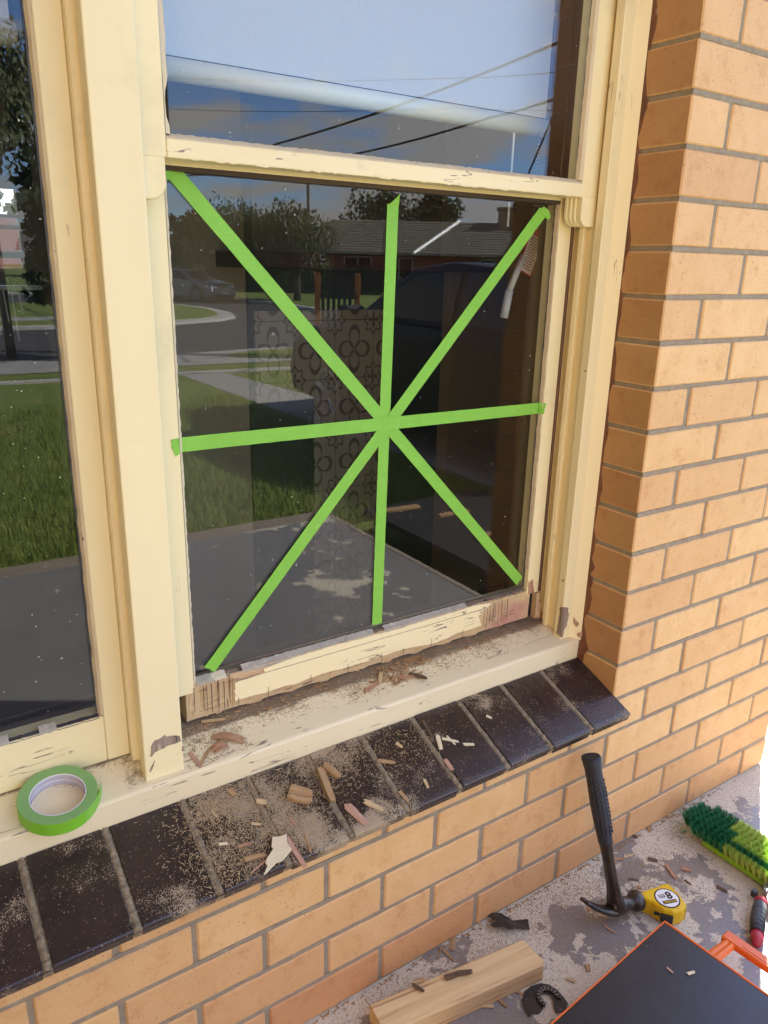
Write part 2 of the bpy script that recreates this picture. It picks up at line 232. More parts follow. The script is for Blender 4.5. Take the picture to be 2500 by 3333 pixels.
# ------------------------------------------------------------------ mesh helpers (world coordinates in, object origin at the part's parent)
class MB:
    def __init__(s): s.v = []; s.f = []; s.t = []
    def add(s, vs, fs, tint=0.0):
        o = len(s.v); s.v += [tuple(v) for v in vs]; s.f += [tuple(i+o for i in f) for f in fs]; s.t += [tint]*len(fs); return s
    def box(s, x0, x1, y0, y1, z0, z1, tint=0.0, M=None):
        vs = [Vector((x, y, z)) for z in (z0, z1) for y in (y0, y1) for x in (x0, x1)]
        if M is not None: vs = [M @ v for v in vs]
        return s.add(vs, [(0, 2, 3, 1), (4, 5, 7, 6), (0, 1, 5, 4), (2, 6, 7, 3), (0, 4, 6, 2), (1, 3, 7, 5)], tint)
    def cbox(s, x0, x1, y0, y1, z0, z1, c, tint=0.0, M=None):
        """box with chamfered edges"""
        vs = []; 
        for (sx, sy, sz) in [(a, b, d) for a in (0, 1) for b in (0, 1) for d in (0, 1)]:
            X = (x0, x1)[sx]; Y = (y0, y1)[sy]; Z = (z0, z1)[sz]; ix = c if sx == 0 else -c; iy = c if sy == 0 else -c; iz = c if sz == 0 else -c
            vs += [Vector((X, Y+iy, Z+iz)), Vector((X+ix, Y, Z+iz)), Vector((X+ix, Y+iy, Z))]
        if M is not None: vs = [M @ v for v in vs]
        I = lambda a, b, d, k: (a*4+b*2+d)*3+k
        fs = [(I(0,0,0,0), I(0,0,1,0), I(0,1,1,0), I(0,1,0,0)), (I(1,0,0,0), I(1,1,0,0), I(1,1,1,0), I(1,0,1,0)),
              (I(0,0,0,1), I(1,0,0,1), I(1,0,1,1), I(0,0,1,1)), (I(0,1,0,1), I(0,1,1,1), I(1,1,1,1), I(1,1,0,1)),
              (I(0,0,0,2), I(0,1,0,2), I(1,1,0,2), I(1,0,0,2)), (I(0,0,1,2), I(1,0,1,2), I(1,1,1,2), I(0,1,1,2))]
        for a in (0, 1):
            for b in (0, 1):
                fs.append((I(a,b,0,0), I(a,b,0,1), I(a,b,1,1), I(a,b,1,0)))
                fs.append((I(a,0,b,0), I(a,0,b,2), I(a,1,b,2), I(a,1,b,0)))
                fs.append((I(0,a,b,1), I(0,a,b,2), I(1,a,b,2), I(1,a,b,1)))
                for d in (0, 1): fs.append((I(a,b,d,0), I(a,b,d,1), I(a,b,d,2)))
        return s.add(vs, fs, tint)
    def prism(s, poly, f0, f1):
        """poly: 2D points, f0/f1 map a 2D point to 3D for the two ends"""
        n = len(poly); vs = [Vector(f0(*p)) for p in poly]+[Vector(f1(*p)) for p in poly]
        return s.add(vs, [tuple(range(n))[::-1], tuple(range(n, 2*n))]+[(i, (i+1) % n, n+(i+1) % n, n+i) for i in range(n)])
    def tube(s, pts, rs, seg=12, cap=True, sq=None):
        pts = [Vector(p) for p in pts]
        if not isinstance(rs, (list, tuple)): rs = [rs]*len(pts)
        prev = None; base = len(s.v); vs = []
        for i, p in enumerate(pts):
            d = (pts[min(i+1, len(pts)-1)]-pts[max(i-1, 0)]).normalized()
            if prev is None:
                up = Vector((0, 0, 1)) if abs(d.z) < .9 else Vector((1, 0, 0)); a = d.cross(up).normalized()
            else: a = (prev-d*prev.dot(d)).normalized()
            prev = a; b = d.cross(a)
            r = rs[i]; ra, rb = (r if isinstance(r, tuple) else (r, r))
            for k in range(seg):
                t = 2*pi*k/seg; vs.append(p+a*ra*cos(t)+b*rb*sin(t))
        fs = []
        for i in range(len(pts)-1):
            for k in range(seg): fs.append((i*seg+k, i*seg+(k+1) % seg, (i+1)*seg+(k+1) % seg, (i+1)*seg+k))
        if cap: fs += [tuple(range(seg))[::-1], tuple((len(pts)-1)*seg+k for k in range(seg))]
        return s.add(vs, fs)
    def build(s, name, m, parent=None, smooth=False, bevel=0, kind=None, label=None, seg=2, tint=False, recalc=True):
        org = Vector((0, 0, 0)); p = parent
        while p is not None: org += p.location; p = p.parent
        o_own = Vector((0, 0, 0))
        me = bpy.data.meshes.new(name); me.from_pydata([tuple(Vector(v)-org) for v in s.v], [], s.f)
        if tint:
            at = me.attributes.new('tint', 'FLOAT', 'FACE'); at.data.foreach_set('value', s.t)
        if recalc:
            bm = bmesh.new(); bm.from_mesh(me); bmesh.ops.recalc_face_normals(bm, faces=bm.faces); bm.to_mesh(me); bm.free()
        for mm in (m if isinstance(m, (list, tuple)) else [m]): me.materials.append(mm)
        ob = bpy.data.objects.new(name, me); COL.objects.link(ob)
        if parent is not None: ob.parent = parent
        if smooth: me.shade_smooth()
        if bevel:
            b = ob.modifiers.new('bevel', 'BEVEL'); b.width = bevel; b.segments = seg; b.limit_method = 'ANGLE'; b.angle_limit = rad(35)
        if kind: ob['kind'] = kind
        if label: ob['label'] = label
        return ob
def tag(o, label, cat, group=None, kind=None):
    o['label'] = label; o['category'] = cat
    if group: o['group'] = group
    if kind: o['kind'] = kind
    return o
def thing(name, loc, label, cat, group=None):
    o = bpy.data.objects.new(name, None); COL.objects.link(o); o.location = loc; o.empty_display_size = .05
    return tag(o, label, cat, group)
def part(name, loc, parent):
    return None
def orect(o):
    """origin to the bottom centre of its own mesh (top-level single mesh things)"""
    me = o.data; zs = [v.co.z for v in me.vertices]; c = sum((v.co for v in me.vertices), Vector())/len(zs); c.z = min(zs)
    me.transform(Matrix.Translation(-c)); o.location = o.location+c; return o
G = -1.72; LW = -1.86

# measured outlines (metres)
CH= [('S', -0.8552, 0.1651, -1.1707, -0.8139, 0.1371, -1.1782, 0.0139, 'r'), ('S', -0.869, 0.1382, -1.1779, -0.8437, 0.141, -1.1772, 0.0174, 'r'), ('S', -0.8988, 0.1194, -1.183, -0.8729, 0.1449, -1.1761, 0.0059, 't'), ('S', -0.9054, 0.1487, -1.1751, -0.8988, 0.1162, -1.1839, 0.0069, 'p'), ('T', -0.6976, 0.0747, -1.2437, -0.7058, 0.0157, -1.2667, 0.0139, 't'), ('T', -0.6858, 0.0795, -1.2419, -0.6742, 0.052, -1.2526, 0.0152, 't'), ('T', -0.7682, 0.0547, -1.2515, -0.7377, 0.0341, -1.2595, 0.0286, 't'), ('T', -0.6871, -0.0003, -1.2729, -0.6727, -0.0399, -1.2883, 0.0157, 'p'), ('T', -0.6526, -0.0054, -1.2749, -0.6337, -0.0288, -1.284, 0.0104, 'l'), ('T', -0.8079, -0.0116, -1.2773, -0.8014, -0.0628, -1.2972, 0.0099, 'p'), ('T', -0.8819, -0.0387, -1.2878, -0.851, -0.0296, -1.2843, 0.0033, 'p'), ('T', -0.8833, -0.0173, -1.2795, -0.8522, -0.0215, -1.2812, 0.0093, 't'), ('T', -0.8596, 0.0993, -1.2342, -0.8548, 0.086, -1.2393, 0.0092, 't'), ('T', -0.7152, 0.0754, -1.2435, -0.7143, 0.0423, -1.2564, 0.0057, 'd'), ('T', -0.9104, 0.0203, -1.2649, -0.8983, 0.0166, -1.2663, 0.0045, 'w'), ('T', -0.8847, 0.0046, -1.271, -0.8662, 0.0033, -1.2715, 0.006, 'r'), ('T', -0.8995, 0.0762, -1.2432, -0.8956, 0.0611, -1.249, 0.0029, 'l'), ('T', -0.7874, 0.0175, -1.266, -0.7831, 0.0022, -1.272, 0.0052, 'r'), ('T', -0.7765, -0.0166, -1.2792, -0.782, -0.0469, -1.2911, 0.0035, 't'), ('T', -0.8262, 0.0635, -1.2481, -0.8124, 0.0552, -1.2513, 0.0094, 'l'), ('T', -0.5871, 0.0528, -1.2523, -0.5607, 0.038, -1.258, 0.0078, 't'), ('T', -0.5343, 0.0721, -1.2447, -0.5288, 0.0601, -1.2494, 0.0063, 'l'), ('T', -0.8491, 0.0316, -1.2605, -0.8364, 0.0251, -1.263, 0.0047, 'l'), ('T', -0.528, -0.0108, -1.277, -0.531, -0.0266, -1.2831, 0.0056, 'l'), ('T', -0.827, -0.0231, -1.2818, -0.8485, -0.0455, -1.2905, 0.0047, 'd'), ('T', -0.4482, 0.0559, -1.251, -0.4596, 0.029, -1.2615, 0.0088, 'w'), ('T', -0.4425, 0.0472, -1.2544, -0.4162, 0.0307, -1.2608, 0.0056, 'w'), ('T', -0.4303, 0.0493, -1.2536, -0.4257, 0.0277, -1.262, 0.0043, 'w'), ('T', -0.4092, 0.0215, -1.2644, -0.3898, 0.0143, -1.2672, 0.0068, 'w'), ('T', -0.4657, 0.0072, -1.27, -0.4655, -0.0148, -1.2785, 0.0086, 'p'), ('T', -0.3219, 0.0582, -1.2501, -0.3151, 0.0504, -1.2532, 0.0056, 'w'), ('T', -0.5275, -0.0107, -1.2769, -0.5304, -0.0259, -1.2829, 0.006, 'l'), ('T', -0.4552, 0.0941, -1.2362, -0.4597, 0.0569, -1.2507, 0.0054, 'd'), ('T', -0.5843, -0.0122, -1.2775, -0.5805, -0.0338, -1.2859, 0.0078, 't'), ('G', -0.4208, 0.0032, -1.719, -0.442, -0.0209, -1.719, 0.0107, 't'), ('G', -0.4569, -0.0114, -1.719, -0.4547, -0.0392, -1.719, 0.0054, 't'), ('G', -0.3891, 0.0089, -1.719, -0.3804, 0.01, -1.719, 0.0073, 'l'), ('G', -0.4763, 0.0092, -1.719, -0.4682, 0.0102, -1.719, 0.007, 't'), ('G', -0.2013, 0.0054, -1.719, -0.1771, 0.0074, -1.719, 0.0072, 't'), ('G', -0.2645, 0.007, -1.719, -0.2442, 0.006, -1.719, 0.0073, 'l'), ('G', -0.3958, -0.161, -1.719, -0.3845, -0.1809, -1.719, 0.0059, 't'), ('G', -0.4358, -0.1499, -1.719, -0.4338, -0.1761, -1.719, 0.0063, 't'), ('G', -0.4698, -0.1495, -1.719, -0.4535, -0.1617, -1.719, 0.0085, 'l'), ('G', -0.2332, -0.1943, -1.719, -0.2422, -0.2062, -1.719, 0.0093, 't'), ('G', -0.292, -0.1937, -1.719, -0.2836, -0.2085, -1.719, 0.0069, 'l'), ('G', -0.1285, -0.1479, -1.719, -0.1238, -0.1707, -1.719, 0.0065, 'p'), ('G', -0.3461, 0.0082, -1.719, -0.3517, -0.0016, -1.719, 0.0052, 'l'), ('W', -0.5807, -0.07, -1.674, -0.5714, -0.0938, -1.674, 0.0072, 'd'), ('W', -0.5757, -0.0678, -1.674, -0.5558, -0.0751, -1.674, 0.0091, 't'), ('W', -0.5194, -0.0947, -1.674, -0.4905, -0.1002, -1.674, 0.0119, 'd'), ('W', -0.4962, -0.0984, -1.674, -0.4699, -0.1096, -1.674, 0.0112, 'd'), ('G', 0.2483, 0.0054, -1.719, 0.293, 0.0183, -1.719, 0.0114, 'w'), ('G', 0.291, 0.0196, -1.719, 0.2853, -0.0015, -1.719, 0.0145, 'w'), ('G', 0.2085, 0.0026, -1.719, 0.195, -0.0122, -1.719, 0.008, 't'), ('G', 0.0693, -0.0363, -1.719, 0.0954, -0.0421, -1.719, 0.0058, 'l'), ('G', 0.044, -0.0273, -1.719, 0.0608, -0.0379, -1.719, 0.0087, 'r'), ('G', 0.115, -0.0721, -1.719, 0.1268, -0.0866, -1.719, 0.0118, 'd'), ('G', 0.1569, -0.1331, -1.719, 0.1678, -0.1502, -1.719, 0.0123, 'r'), ('G', 0.133, -0.1077, -1.719, 0.1171, -0.1448, -1.719, 0.0099, 'r'), ('G', 0.1304, -0.1598, -1.719, 0.1309, -0.1764, -1.719, 0.005, 'd'), ('G', -0.1286, -0.1479, -1.719, -0.1227, -0.1713, -1.719, 0.0052, 'p'), ('G', -0.1216, -0.0941, -1.719, -0.1206, -0.1037, -1.719, 0.007, 'p'), ('G', 0.0225, -0.0883, -1.719, 0.0383, -0.1015, -1.719, 0.0054, 'd'), ('G', 0.0225, -0.1142, -1.719, 0.0229, -0.1241, -1.719, 0.0053, 'r'), ('G', 0.1477, 0.006, -1.719, 0.1489, -0.0099, -1.719, 0.0083, 'd'), ('G', 0.1774, -0.212, -1.719, 0.1821, -0.2325, -1.719, 0.0089, 'd'), ('C', -0.1975, -0.3402, -1.609, -0.1976, -0.3527, -1.609, 0.0042, 'p'), ('C', -0.1766, -0.3697, -1.609, -0.1626, -0.3733, -1.609, 0.0063, 'w')]
RAILPAINT = [(-0.7981, -1.1009), (-0.799, -1.1088), (-0.7968, -1.1126), (-0.8005, -1.1177), (-0.7979, -1.126), (-0.8004, -1.1302), (-0.7989, -1.1376), (-0.7605, -1.1379), (-0.7421, -1.1399), (-0.6955, -1.1369), (-0.6788, -1.1401), (-0.6526, -1.1375), (-0.626, -1.1363), (-0.5994, -1.1361), (-0.564, -1.1385), (-0.5138, -1.1379), (-0.4769, -1.1373), (-0.4422, -1.1351), (-0.408, -1.1368), (-0.3656, -1.1434), (-0.3437, -1.1428), (-0.3148, -1.1418), (-0.3024, -1.1393), (-0.2866, -1.1361), (-0.2514, -1.1364), (-0.2199, -1.1355), (-0.2244, -1.1225), (-0.2298, -1.11), (-0.2149, -1.0989), (-0.1934, -1.09), (-0.2028, -1.0848), (-0.2468, -1.0818), (-0.2901, -1.0844), (-0.363, -1.0843), (-0.4409, -1.0861), (-0.5149, -1.0845), (-0.5853, -1.083), (-0.6483, -1.0833), (-0.6972, -1.0855), (-0.7426, -1.0888), (-0.7397, -1.096), (-0.7593, -1.099)]
ROT1 = [(-0.9793, -1.1379), (-0.977, -1.1267), (-0.9732, -1.1152), (-0.9693, -1.1124), (-0.9634, -1.1136), (-0.958, -1.1104), (-0.9532, -1.107), (-0.9505, -1.1119), (-0.9371, -1.1153), (-0.9297, -1.1194), (-0.9284, -1.1245), (-0.9267, -1.1274), (-0.9379, -1.1289), (-0.9502, -1.1297), (-0.9564, -1.1326), (-0.9624, -1.1324), (-0.9707, -1.1325), (-0.9755, -1.1376)]
ROT2 = [(-0.9261, -1.1385), (-0.9241, -1.1428), (-0.9233, -1.1475), (-0.9275, -1.1477)]
ROT3 = [(-0.9819, -1.1647), (-0.9791, -1.1571), (-0.9735, -1.1522), (-0.9726, -1.1491), (-0.9755, -1.1585), (-0.9806, -1.167)]
LROT1 = [(-0.0443, -1.1025), (-0.032, -1.1063), (-0.032, -1.1154), (-0.0273, -1.1239), (-0.031, -1.1395), (-0.0317, -1.1522), (-0.039, -1.1596), (-0.0403, -1.176), (-0.0435, -1.1788), (-0.05, -1.1476), (-0.0505, -1.1001)]
LROTS = [(0.137, -1.1063), (0.1301, -1.1023), (0.1241, -1.1752), (0.1411, -1.1724), (0.1379, -1.1525), (0.1358, -1.1241)]
STROT = [(-0.0844, -1.0586), (-0.0792, -1.0634), (-0.0752, -1.0579), (-0.0709, -1.0597), (-0.0687, -1.0748), (-0.0659, -1.0791), (-0.0649, -1.0913), (-0.083, -1.0918)]
PSROT = [(0.209, -1.1399), (0.202, -1.138), (0.1985, -1.147), (0.1923, -1.1426), (0.1913, -1.1573), (0.1934, -1.1695), (0.1984, -1.1678), (0.2055, -1.1689)]
CH2 = [(-0.0163, -1.1318), (-0.0109, -1.1402), (-0.0058, -1.145), (-0.0066, -1.1498), (-0.0105, -1.1549), (-0.0152, -1.1482), (-0.0163, -1.141)]
CH3 = [(-0.0087, -1.1714), (-0.0041, -1.1689), (0.0006, -1.1664), (-0.0004, -1.1833), (-0.007, -1.1786)]
TMTOP = [(-0.0251, -0.1518), (-0.0181, -0.1514), (-0.0016, -0.1538), (0.0236, -0.16), (0.041, -0.1619), (0.0526, -0.166), (0.0535, -0.169), (0.0507, -0.1837), (0.0471, -0.1976), (0.0423, -0.212), (0.038, -0.2218), (0.0284, -0.2282), (0.0143, -0.23), (-0.004, -0.2229), (-0.016, -0.2077), (-0.0202, -0.1911), (-0.0214, -0.1795), (-0.0277, -0.1693), (-0.0313, -0.1607)]
BL1 = [(-0.3305, -0.0002), (-0.3165, 0.0011), (-0.3004, -0.0101), (-0.2968, -0.0185), (-0.288, -0.0242), (-0.2856, -0.0328), (-0.256, -0.0475), (-0.2717, -0.0696), (-0.3002, -0.0525), (-0.3065, -0.0554), (-0.3141, -0.0496), (-0.3194, -0.0393), (-0.3367, -0.0322), (-0.3427, -0.0205), (-0.3306, -0.0212), (-0.3208, -0.0245), (-0.3232, -0.017), (-0.3281, -0.0038)]
BL2 = [(-0.4129, -0.2141), (-0.4082, -0.1952), (-0.4009, -0.1823), (-0.3852, -0.1711), (-0.3645, -0.1693), (-0.3444, -0.1754), (-0.3325, -0.1864), (-0.3279, -0.2044), (-0.3286, -0.2204), (-0.3314, -0.2348), (-0.3425, -0.242), (-0.3639, -0.2377), (-0.3613, -0.2268), (-0.3505, -0.2145), (-0.3478, -0.2016), (-0.3558, -0.194), (-0.3697, -0.1957), (-0.3745, -0.2024), (-0.3721, -0.2103), (-0.3809, -0.2174), (-0.3918, -0.2199), (-0.4, -0.2146)]
BIGCHIP = [(-0.8303, -0.0065), (-0.8205, -0.0107), (-0.8077, -0.0119), (-0.8132, -0.0252), (-0.8116, -0.0361), (-0.8224, -0.0409), (-0.8337, -0.0453), (-0.842, -0.0438), (-0.8676, -0.0525), (-0.8571, -0.0437), (-0.858, -0.0375), (-0.8516, -0.0321), (-0.8373, -0.0238), (-0.8383, -0.0193)]
# ------------------------------------------------------------------ ground, porch, road (structure)
grass_m = mat('lawn_grass', (.12, .19, .02), .9, (.22, .25, .05), 2.2, (1, 1, 1), 1.0, 60, layers=[((.22, .18, .07), 1.3, .58, .1, (1, 1, 1), None), ((.03, .06, .012), 40, .55, .1, (1, 1, 1), None)])
conc_m = mat('pale_concrete', (.42, .40, .36), .9, (.34, .32, .29), 3, (1, 1, 1), .5, 40)
kerb_m = mat('kerb_concrete', (.55, .52, .47), .9, (.45, .42, .38), 3, (1, 1, 1), .4, 40)
asph_m = mat('asphalt', (.075, .07, .07), .9, (.055, .052, .052), 4, (1, 1, 1), .5, 80)
gravel_m = mat('pebbles', (.42, .36, .28), .9, (.16, .12, .08), 60, (1, 1, 1), 1.0, 70)
def sheet(name, poly, z, m, kind='structure', th=.0):
    mb = MB()
    if th: mb.prism(poly, lambda x, y: (x, y, z-th), lambda x, y: (x, y, z))
    else: mb.add([(x, y, z) for x, y in poly], [tuple(range(len(poly)))])
    o = mb.build(name, m, kind=kind)
    if o.data.polygons[0].normal.z < 0 and not th: o.data.flip_normals()
    return o
sheet('lawn', [(-150, -150), (150, -150), (150, 150), (-150, 150)], LW, grass_m)
mb = MB(); mb.cbox(-3.2, .76, -2.13, .06, -1.99, G, .006)
mb.build('porch_floor', porchm, kind='structure')
mb = MB(); mb.cbox(-3.2, .80, -2.27, -2.131, -1.99, G-.004, .008)
mb.cbox(.761, .80, -2.13, .25, -1.99, G-.004, .006)
mb.build('porch_edge', mat('porch_edge_concrete', (.33, .27, .2), .9, (.25, .2, .15), 8, (1, 1, 1), .8, 50), kind='structure')
sheet('gravel', [(.80, -.9), (4.6, -.9), (4.6, 6), (.80, 6)], LW+.055, gravel_m, th=.05)
mb = MB()
for i in range(420):
    x = random.uniform(.81, 1.5); y = random.uniform(-.35, .55); r = random.uniform(.006, .014)
    Mx = Matrix.Translation((x, y, LW+.057)) @ Matrix.Rotation(random.uniform(0, 6), 4, 'Z') @ Matrix.Rotation(random.uniform(-.5, .5), 4, 'X')
    mb.cbox(-r, r, -r*.7, r*.7, -r*.5, r*.5, r*.3, M=Mx)
tag(mb.build('pebbles', gravel_m, smooth=True), 'loose brown and white pebbles beyond the end of the porch', 'pebbles', kind='stuff')
sheet('driveway', [(2.25, -8.72), (2.85, -8.72), (3.0, -6.6), (4.3, -6.2), (4.3, -.9), (2.30, -.9), (2.25, -6)], LW+.004, conc_m)
sheet('kerb_strip', [(-12, -9.25), (4.6, -8.62), (4.6, -8.74), (-12, -9.37)], LW+.03, kerb_m, th=.03)
sheet('footpath', [(-12, -11.2), (3.2, -11.1), (4.6, -11.4), (12, -11.5), (12, -9.4), (3.9, -9.55), (2.4, -9.62), (-12, -9.9)], LW+.008, conc_m)
vp = [(3.62+.0, -10.45)]+[(5.6-1.95*cos(t), -10.45+.78*sin(t)) for t in [rad(20+ 20*k) for k in range(8)]]+[(16, -9.7), (16, -11.3)]+[(5.6-1.95*cos(t), -10.45+.78*sin(t)) for t in [rad(180+20*k) for k in range(1, 9)][:0]]+[(5.6, -11.24), (4.4, -11.0), (3.8, -10.7)]
sheet('grass_verge', vp, LW+.016, grass_m)
sheet('road', [(-80, -60), (80, -60), (80, -11.45), (12, -11.5), (4.6, -11.4), (3.2, -11.1), (-80, -11.4)], LW+.004, asph_m)
isl = [(-60, -16.2), (2.0, -16.35), (4.9, -16.7), (6.3, -17.4), (7.2, -18.4), (7.75, -20), (7.9, -22), (7.75, -24), (7.0, -25.4), (0, -26), (-60, -27)]
sheet('island_kerb', isl, LW+.07, kerb_m, th=.07)
sheet('traffic_island_grass', [(x-.35*(1 if x > 0 else 0), y+(-.35 if y > -21 else .35)) for x, y in isl], LW+.09, grass_m, th=.03)
sheet('island_path', [(-60, -17.4), (5.2, -17.75), (5.6, -18.3), (4.6, -18.75), (-60, -18.7)], LW+.10, conc_m, th=.008)
far = [(80, -16), (13, -18.2), (10.9, -20.7), (11.3, -24.2), (10.9, -28.0), (6, -33), (-60, -37), (-60, -120), (80, -120)]
sheet('far_kerb', far, LW+.09, kerb_m, th=.09)
sheet('far_nature_strip', [(80, -16.3), (13.3, -18.5), (11.2, -20.9), (11.6, -24.2), (11.2, -28.3), (6.2, -33.3), (-60, -37.3), (-60, -120), (80, -120)], LW+.10, grass_m, th=.03)
# real blades on the part of the lawn the pane reflects large
mb = MB(); vs = []; fs = []
bl = mat('grass_blades', (.12, .21, .02), .8, (.27, .30, .06), 1.8)
for i in range(26000):
    y = -2.3-4.6*random.random()**1.6; x = random.uniform(-1.6, 2.2)
    a = random.uniform(0, 2*pi); h = random.uniform(.03, .085); wd = .0035; l = random.uniform(.1, .6)*h; k = len(vs)
    vs += [(x-wd*cos(a), y-wd*sin(a), LW), (x+wd*cos(a), y+wd*sin(a), LW), (x-l*sin(a), y+l*cos(a), LW+h)]; fs.append((k, k+1, k+2))
mb.add(vs, fs); tag(mb.build('lawn_blades', bl, recalc=False), 'rough unmown green grass growing up to the porch edge', 'grass', kind='stuff')
# ------------------------------------------------------------------ house
house = thing('brick_house', (0, 0, G), 'tan brick house wall with peeling cream sash windows and a dark glazed brick sill', 'house')
# bricks ------------------------------------------------------------
def course(mb, j, x0, x1, yb, zt, zb):
    odd = j % 2 != 0
    st = .115 if odd else .235
    k0 = math.floor((x0-st)/.24)-1
    edges = [x0]+[st+.24*k for k in range(k0, k0+60) if x0+.03 < st+.24*k < x1-.03]+[x1]
    for a, b in zip(edges, edges[1:]):
        l = a+(.005 if a > x0+1e-6 else 0); r = b-(.005 if b < x1-1e-6 else 0)
        if r-l < .02: continue
        d = random.uniform(-.0012, .0012); t = random.uniform(-.002, .002)
        Mx = Matrix.Translation((0, d, 0)) @ Matrix.Rotation(random.uniform(-.0015, .0015), 4, 'Y')
        cx, cz = (l+r)/2, (zt+zb)/2
        Mx = Matrix.Translation((cx, 0, cz)) @ Mx @ Matrix.Translation((-cx, 0, -cz))
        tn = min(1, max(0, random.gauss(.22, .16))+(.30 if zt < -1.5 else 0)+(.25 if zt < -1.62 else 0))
        mb.cbox(l+random.uniform(-.0015, .0015)*(l > x0+1e-3), r, 0, yb, zb+random.uniform(-.001, .001), zt, .0028, tn, Mx)
wallb = MB()
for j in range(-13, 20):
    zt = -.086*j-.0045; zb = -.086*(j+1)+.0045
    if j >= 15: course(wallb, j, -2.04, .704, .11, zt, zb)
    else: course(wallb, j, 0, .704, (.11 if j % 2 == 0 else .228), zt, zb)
# end return of the wall (faces +x) and the added wing wall on the left
for j in range(-13, 20):
    zt = -.086*j-.0045; zb = -.086*(j+1)+.0045; y = .115 if j % 2 == 0 else .235
    while y < 3.2:
        y2 = min(y+.23, 3.2); wallb.cbox(.594, .704, y+.005, y2, zb, zt, .0028, random.uniform(0, .5)); y = y2+.005
    if j < 15: pass
    y = -4.07+(.12 if j % 2 else 0)
    while y < -.02:       # unseen wing wall added left of the porch, lengthened to shade the reveal
        y2 = min(y+.23, -.012); wallb.cbox(-2.6, -2.05, y, y2, zb, zt, .0028, random.uniform(0, .5)); y = y2+.01
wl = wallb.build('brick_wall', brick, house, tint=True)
# left-facing brick faces inside the window reveal are multiplied by a darker brown
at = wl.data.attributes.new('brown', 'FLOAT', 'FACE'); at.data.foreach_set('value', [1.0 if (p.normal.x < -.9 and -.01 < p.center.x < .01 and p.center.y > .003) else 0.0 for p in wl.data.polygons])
mo = MB(); mo.box(-3.19, .7005, .0035, .10, G, -1.2905); mo.box(.0035, .7005, .0035, .226, -1.2905, 1.12); mo.box(.60, .7005, .226, 3.19, G, 1.12)
mo.box(-2.59, -2.0535, -4.06, .0035, G-.15, 1.12); pass
mo.build('mortar', mortar, wl)
# mortar smears: slightly uneven bead along every bed joint
mb = MB()
for j in range(-12, 20):
    z = -.086*j; x0 = 0.0 if j < 15 else -1.9
    n = 90; vs = []; fs = []
    for i in range(n+1):
        x = x0+.002+(.699-x0)*i/n; h = .0042+random.uniform(-.0007, .0012); e = random.uniform(-.0004, .001)
        vs += [(x, .0022+e, z-h), (x, .0010+e, z), (x, .0022+e, z+h)]
    for i in range(n): fs += [(3*i, 3*i+3, 3*i+4, 3*i+1), (3*i+1, 3*i+4, 3*i+5, 3*i+2)]
    mb.add(vs, fs)
mb.build('mortar_joint', mortar, wl, smooth=True)
mb = MB(); vs = []; fs = []; n = 120
for i in range(n+1):
    z = -1.236+(1.236+.9)*i/n; y0 = .112; wv = .009+.005*sin(i*.9)+random.uniform(-.003, .004)+(.012 if z < -1.0 else 0)*random.random()
    vs += [(-.0012, y0, z), (-.0012, y0-max(.004, wv), z), (.0004, y0-max(.004, wv)-.001, z)]
for i in range(n): fs += [(3*i, 3*i+3, 3*i+4, 3*i+1), (3*i+1, 3*i+4, 3*i+5, 3*i+2)]
mb.add(vs, fs); mb.build('joint_stain', stain, wl, smooth=True)
# dark glazed sill bricks -------------------------------------------
sb = MB(); T = (.157, .061); tl = math.hypot(*T); ct = T[0]/tl; st_ = T[1]/tl      # slope direction (y, z)
def tp(x, s, n): return Vector((x, -.047+s*ct-n*st_, -1.292+s*st_+n*ct))
bed = MB(); bed.add([tp(x, s, n) for n in (-.0205, -.0035) for s in (.002, .17) for x in (-2.5, -.0015)], [(0, 2, 3, 1), (4, 5, 7, 6), (0, 1, 5, 4), (2, 6, 7, 3), (0, 4, 6, 2), (1, 3, 7, 5)])
# bumpy mortar in each joint
jx = [-.1185, -.236, -.353, -.471, -.589, -.7055, -.8215, -.936, -1.0605, -1.181, -1.299, -1.417, -1.535]
bedo = bed.build('brick_sill', mortar, house)
for x in jx:
    jm = MB(); vs = []; fs = []; n = 44
    for i in range(n+1):
        s = -.003+.172*i/n; h = .0008+random.uniform(-.0022, .0026); a = .0060+random.uniform(-.0018, .0022)
        vs += [tp(x-a, s, -.004), tp(x-a*.5, s, h-.0016), tp(x+a*.4, s, h-.0012), tp(x+a, s, -.004)]
    for i in range(n):
        for k in range(3): fs.append((4*i+k, 4*i+k+1, 4*i+k+5, 4*i+k+4))
    vs2 = [tp(x-.0062, -.003, -.004), tp(x+.0062, -.003, -.004), tp(x+.0058, -.001, -.021), tp(x-.0058, -.001, -.021)]
    jm.add(vs, fs); jm.add(vs2, [(0, 1, 2, 3)]); jm.build('sill_joint', sillmortar, bedo, smooth=True)
ex = [.0015]+jx
for i, (a, b) in enumerate(zip(ex, ex[1:])):
    mb = MB(); x1 = a-(.0062 if i else .001); x0 = b+.0062
    tz = random.uniform(-.0012, .0012); ts = random.uniform(-.002, .002)
    prof = [(-.0035, -.0215), (-.0035, -.003)]+[(.0045-.008*cos(t), -.003+.003*sin(t)) for t in (rad(35), rad(60))]+[(.0065, .0), (.169, .0), (.169, -.0215)]
    mb.prism([(s+ts, n+tz) for s, n in prof], lambda s, n: tp(x0, s, n), lambda s, n: tp(x1, s, n))
    mb.build('sill_brick', tilem, bedo, bevel=.0022, seg=3)
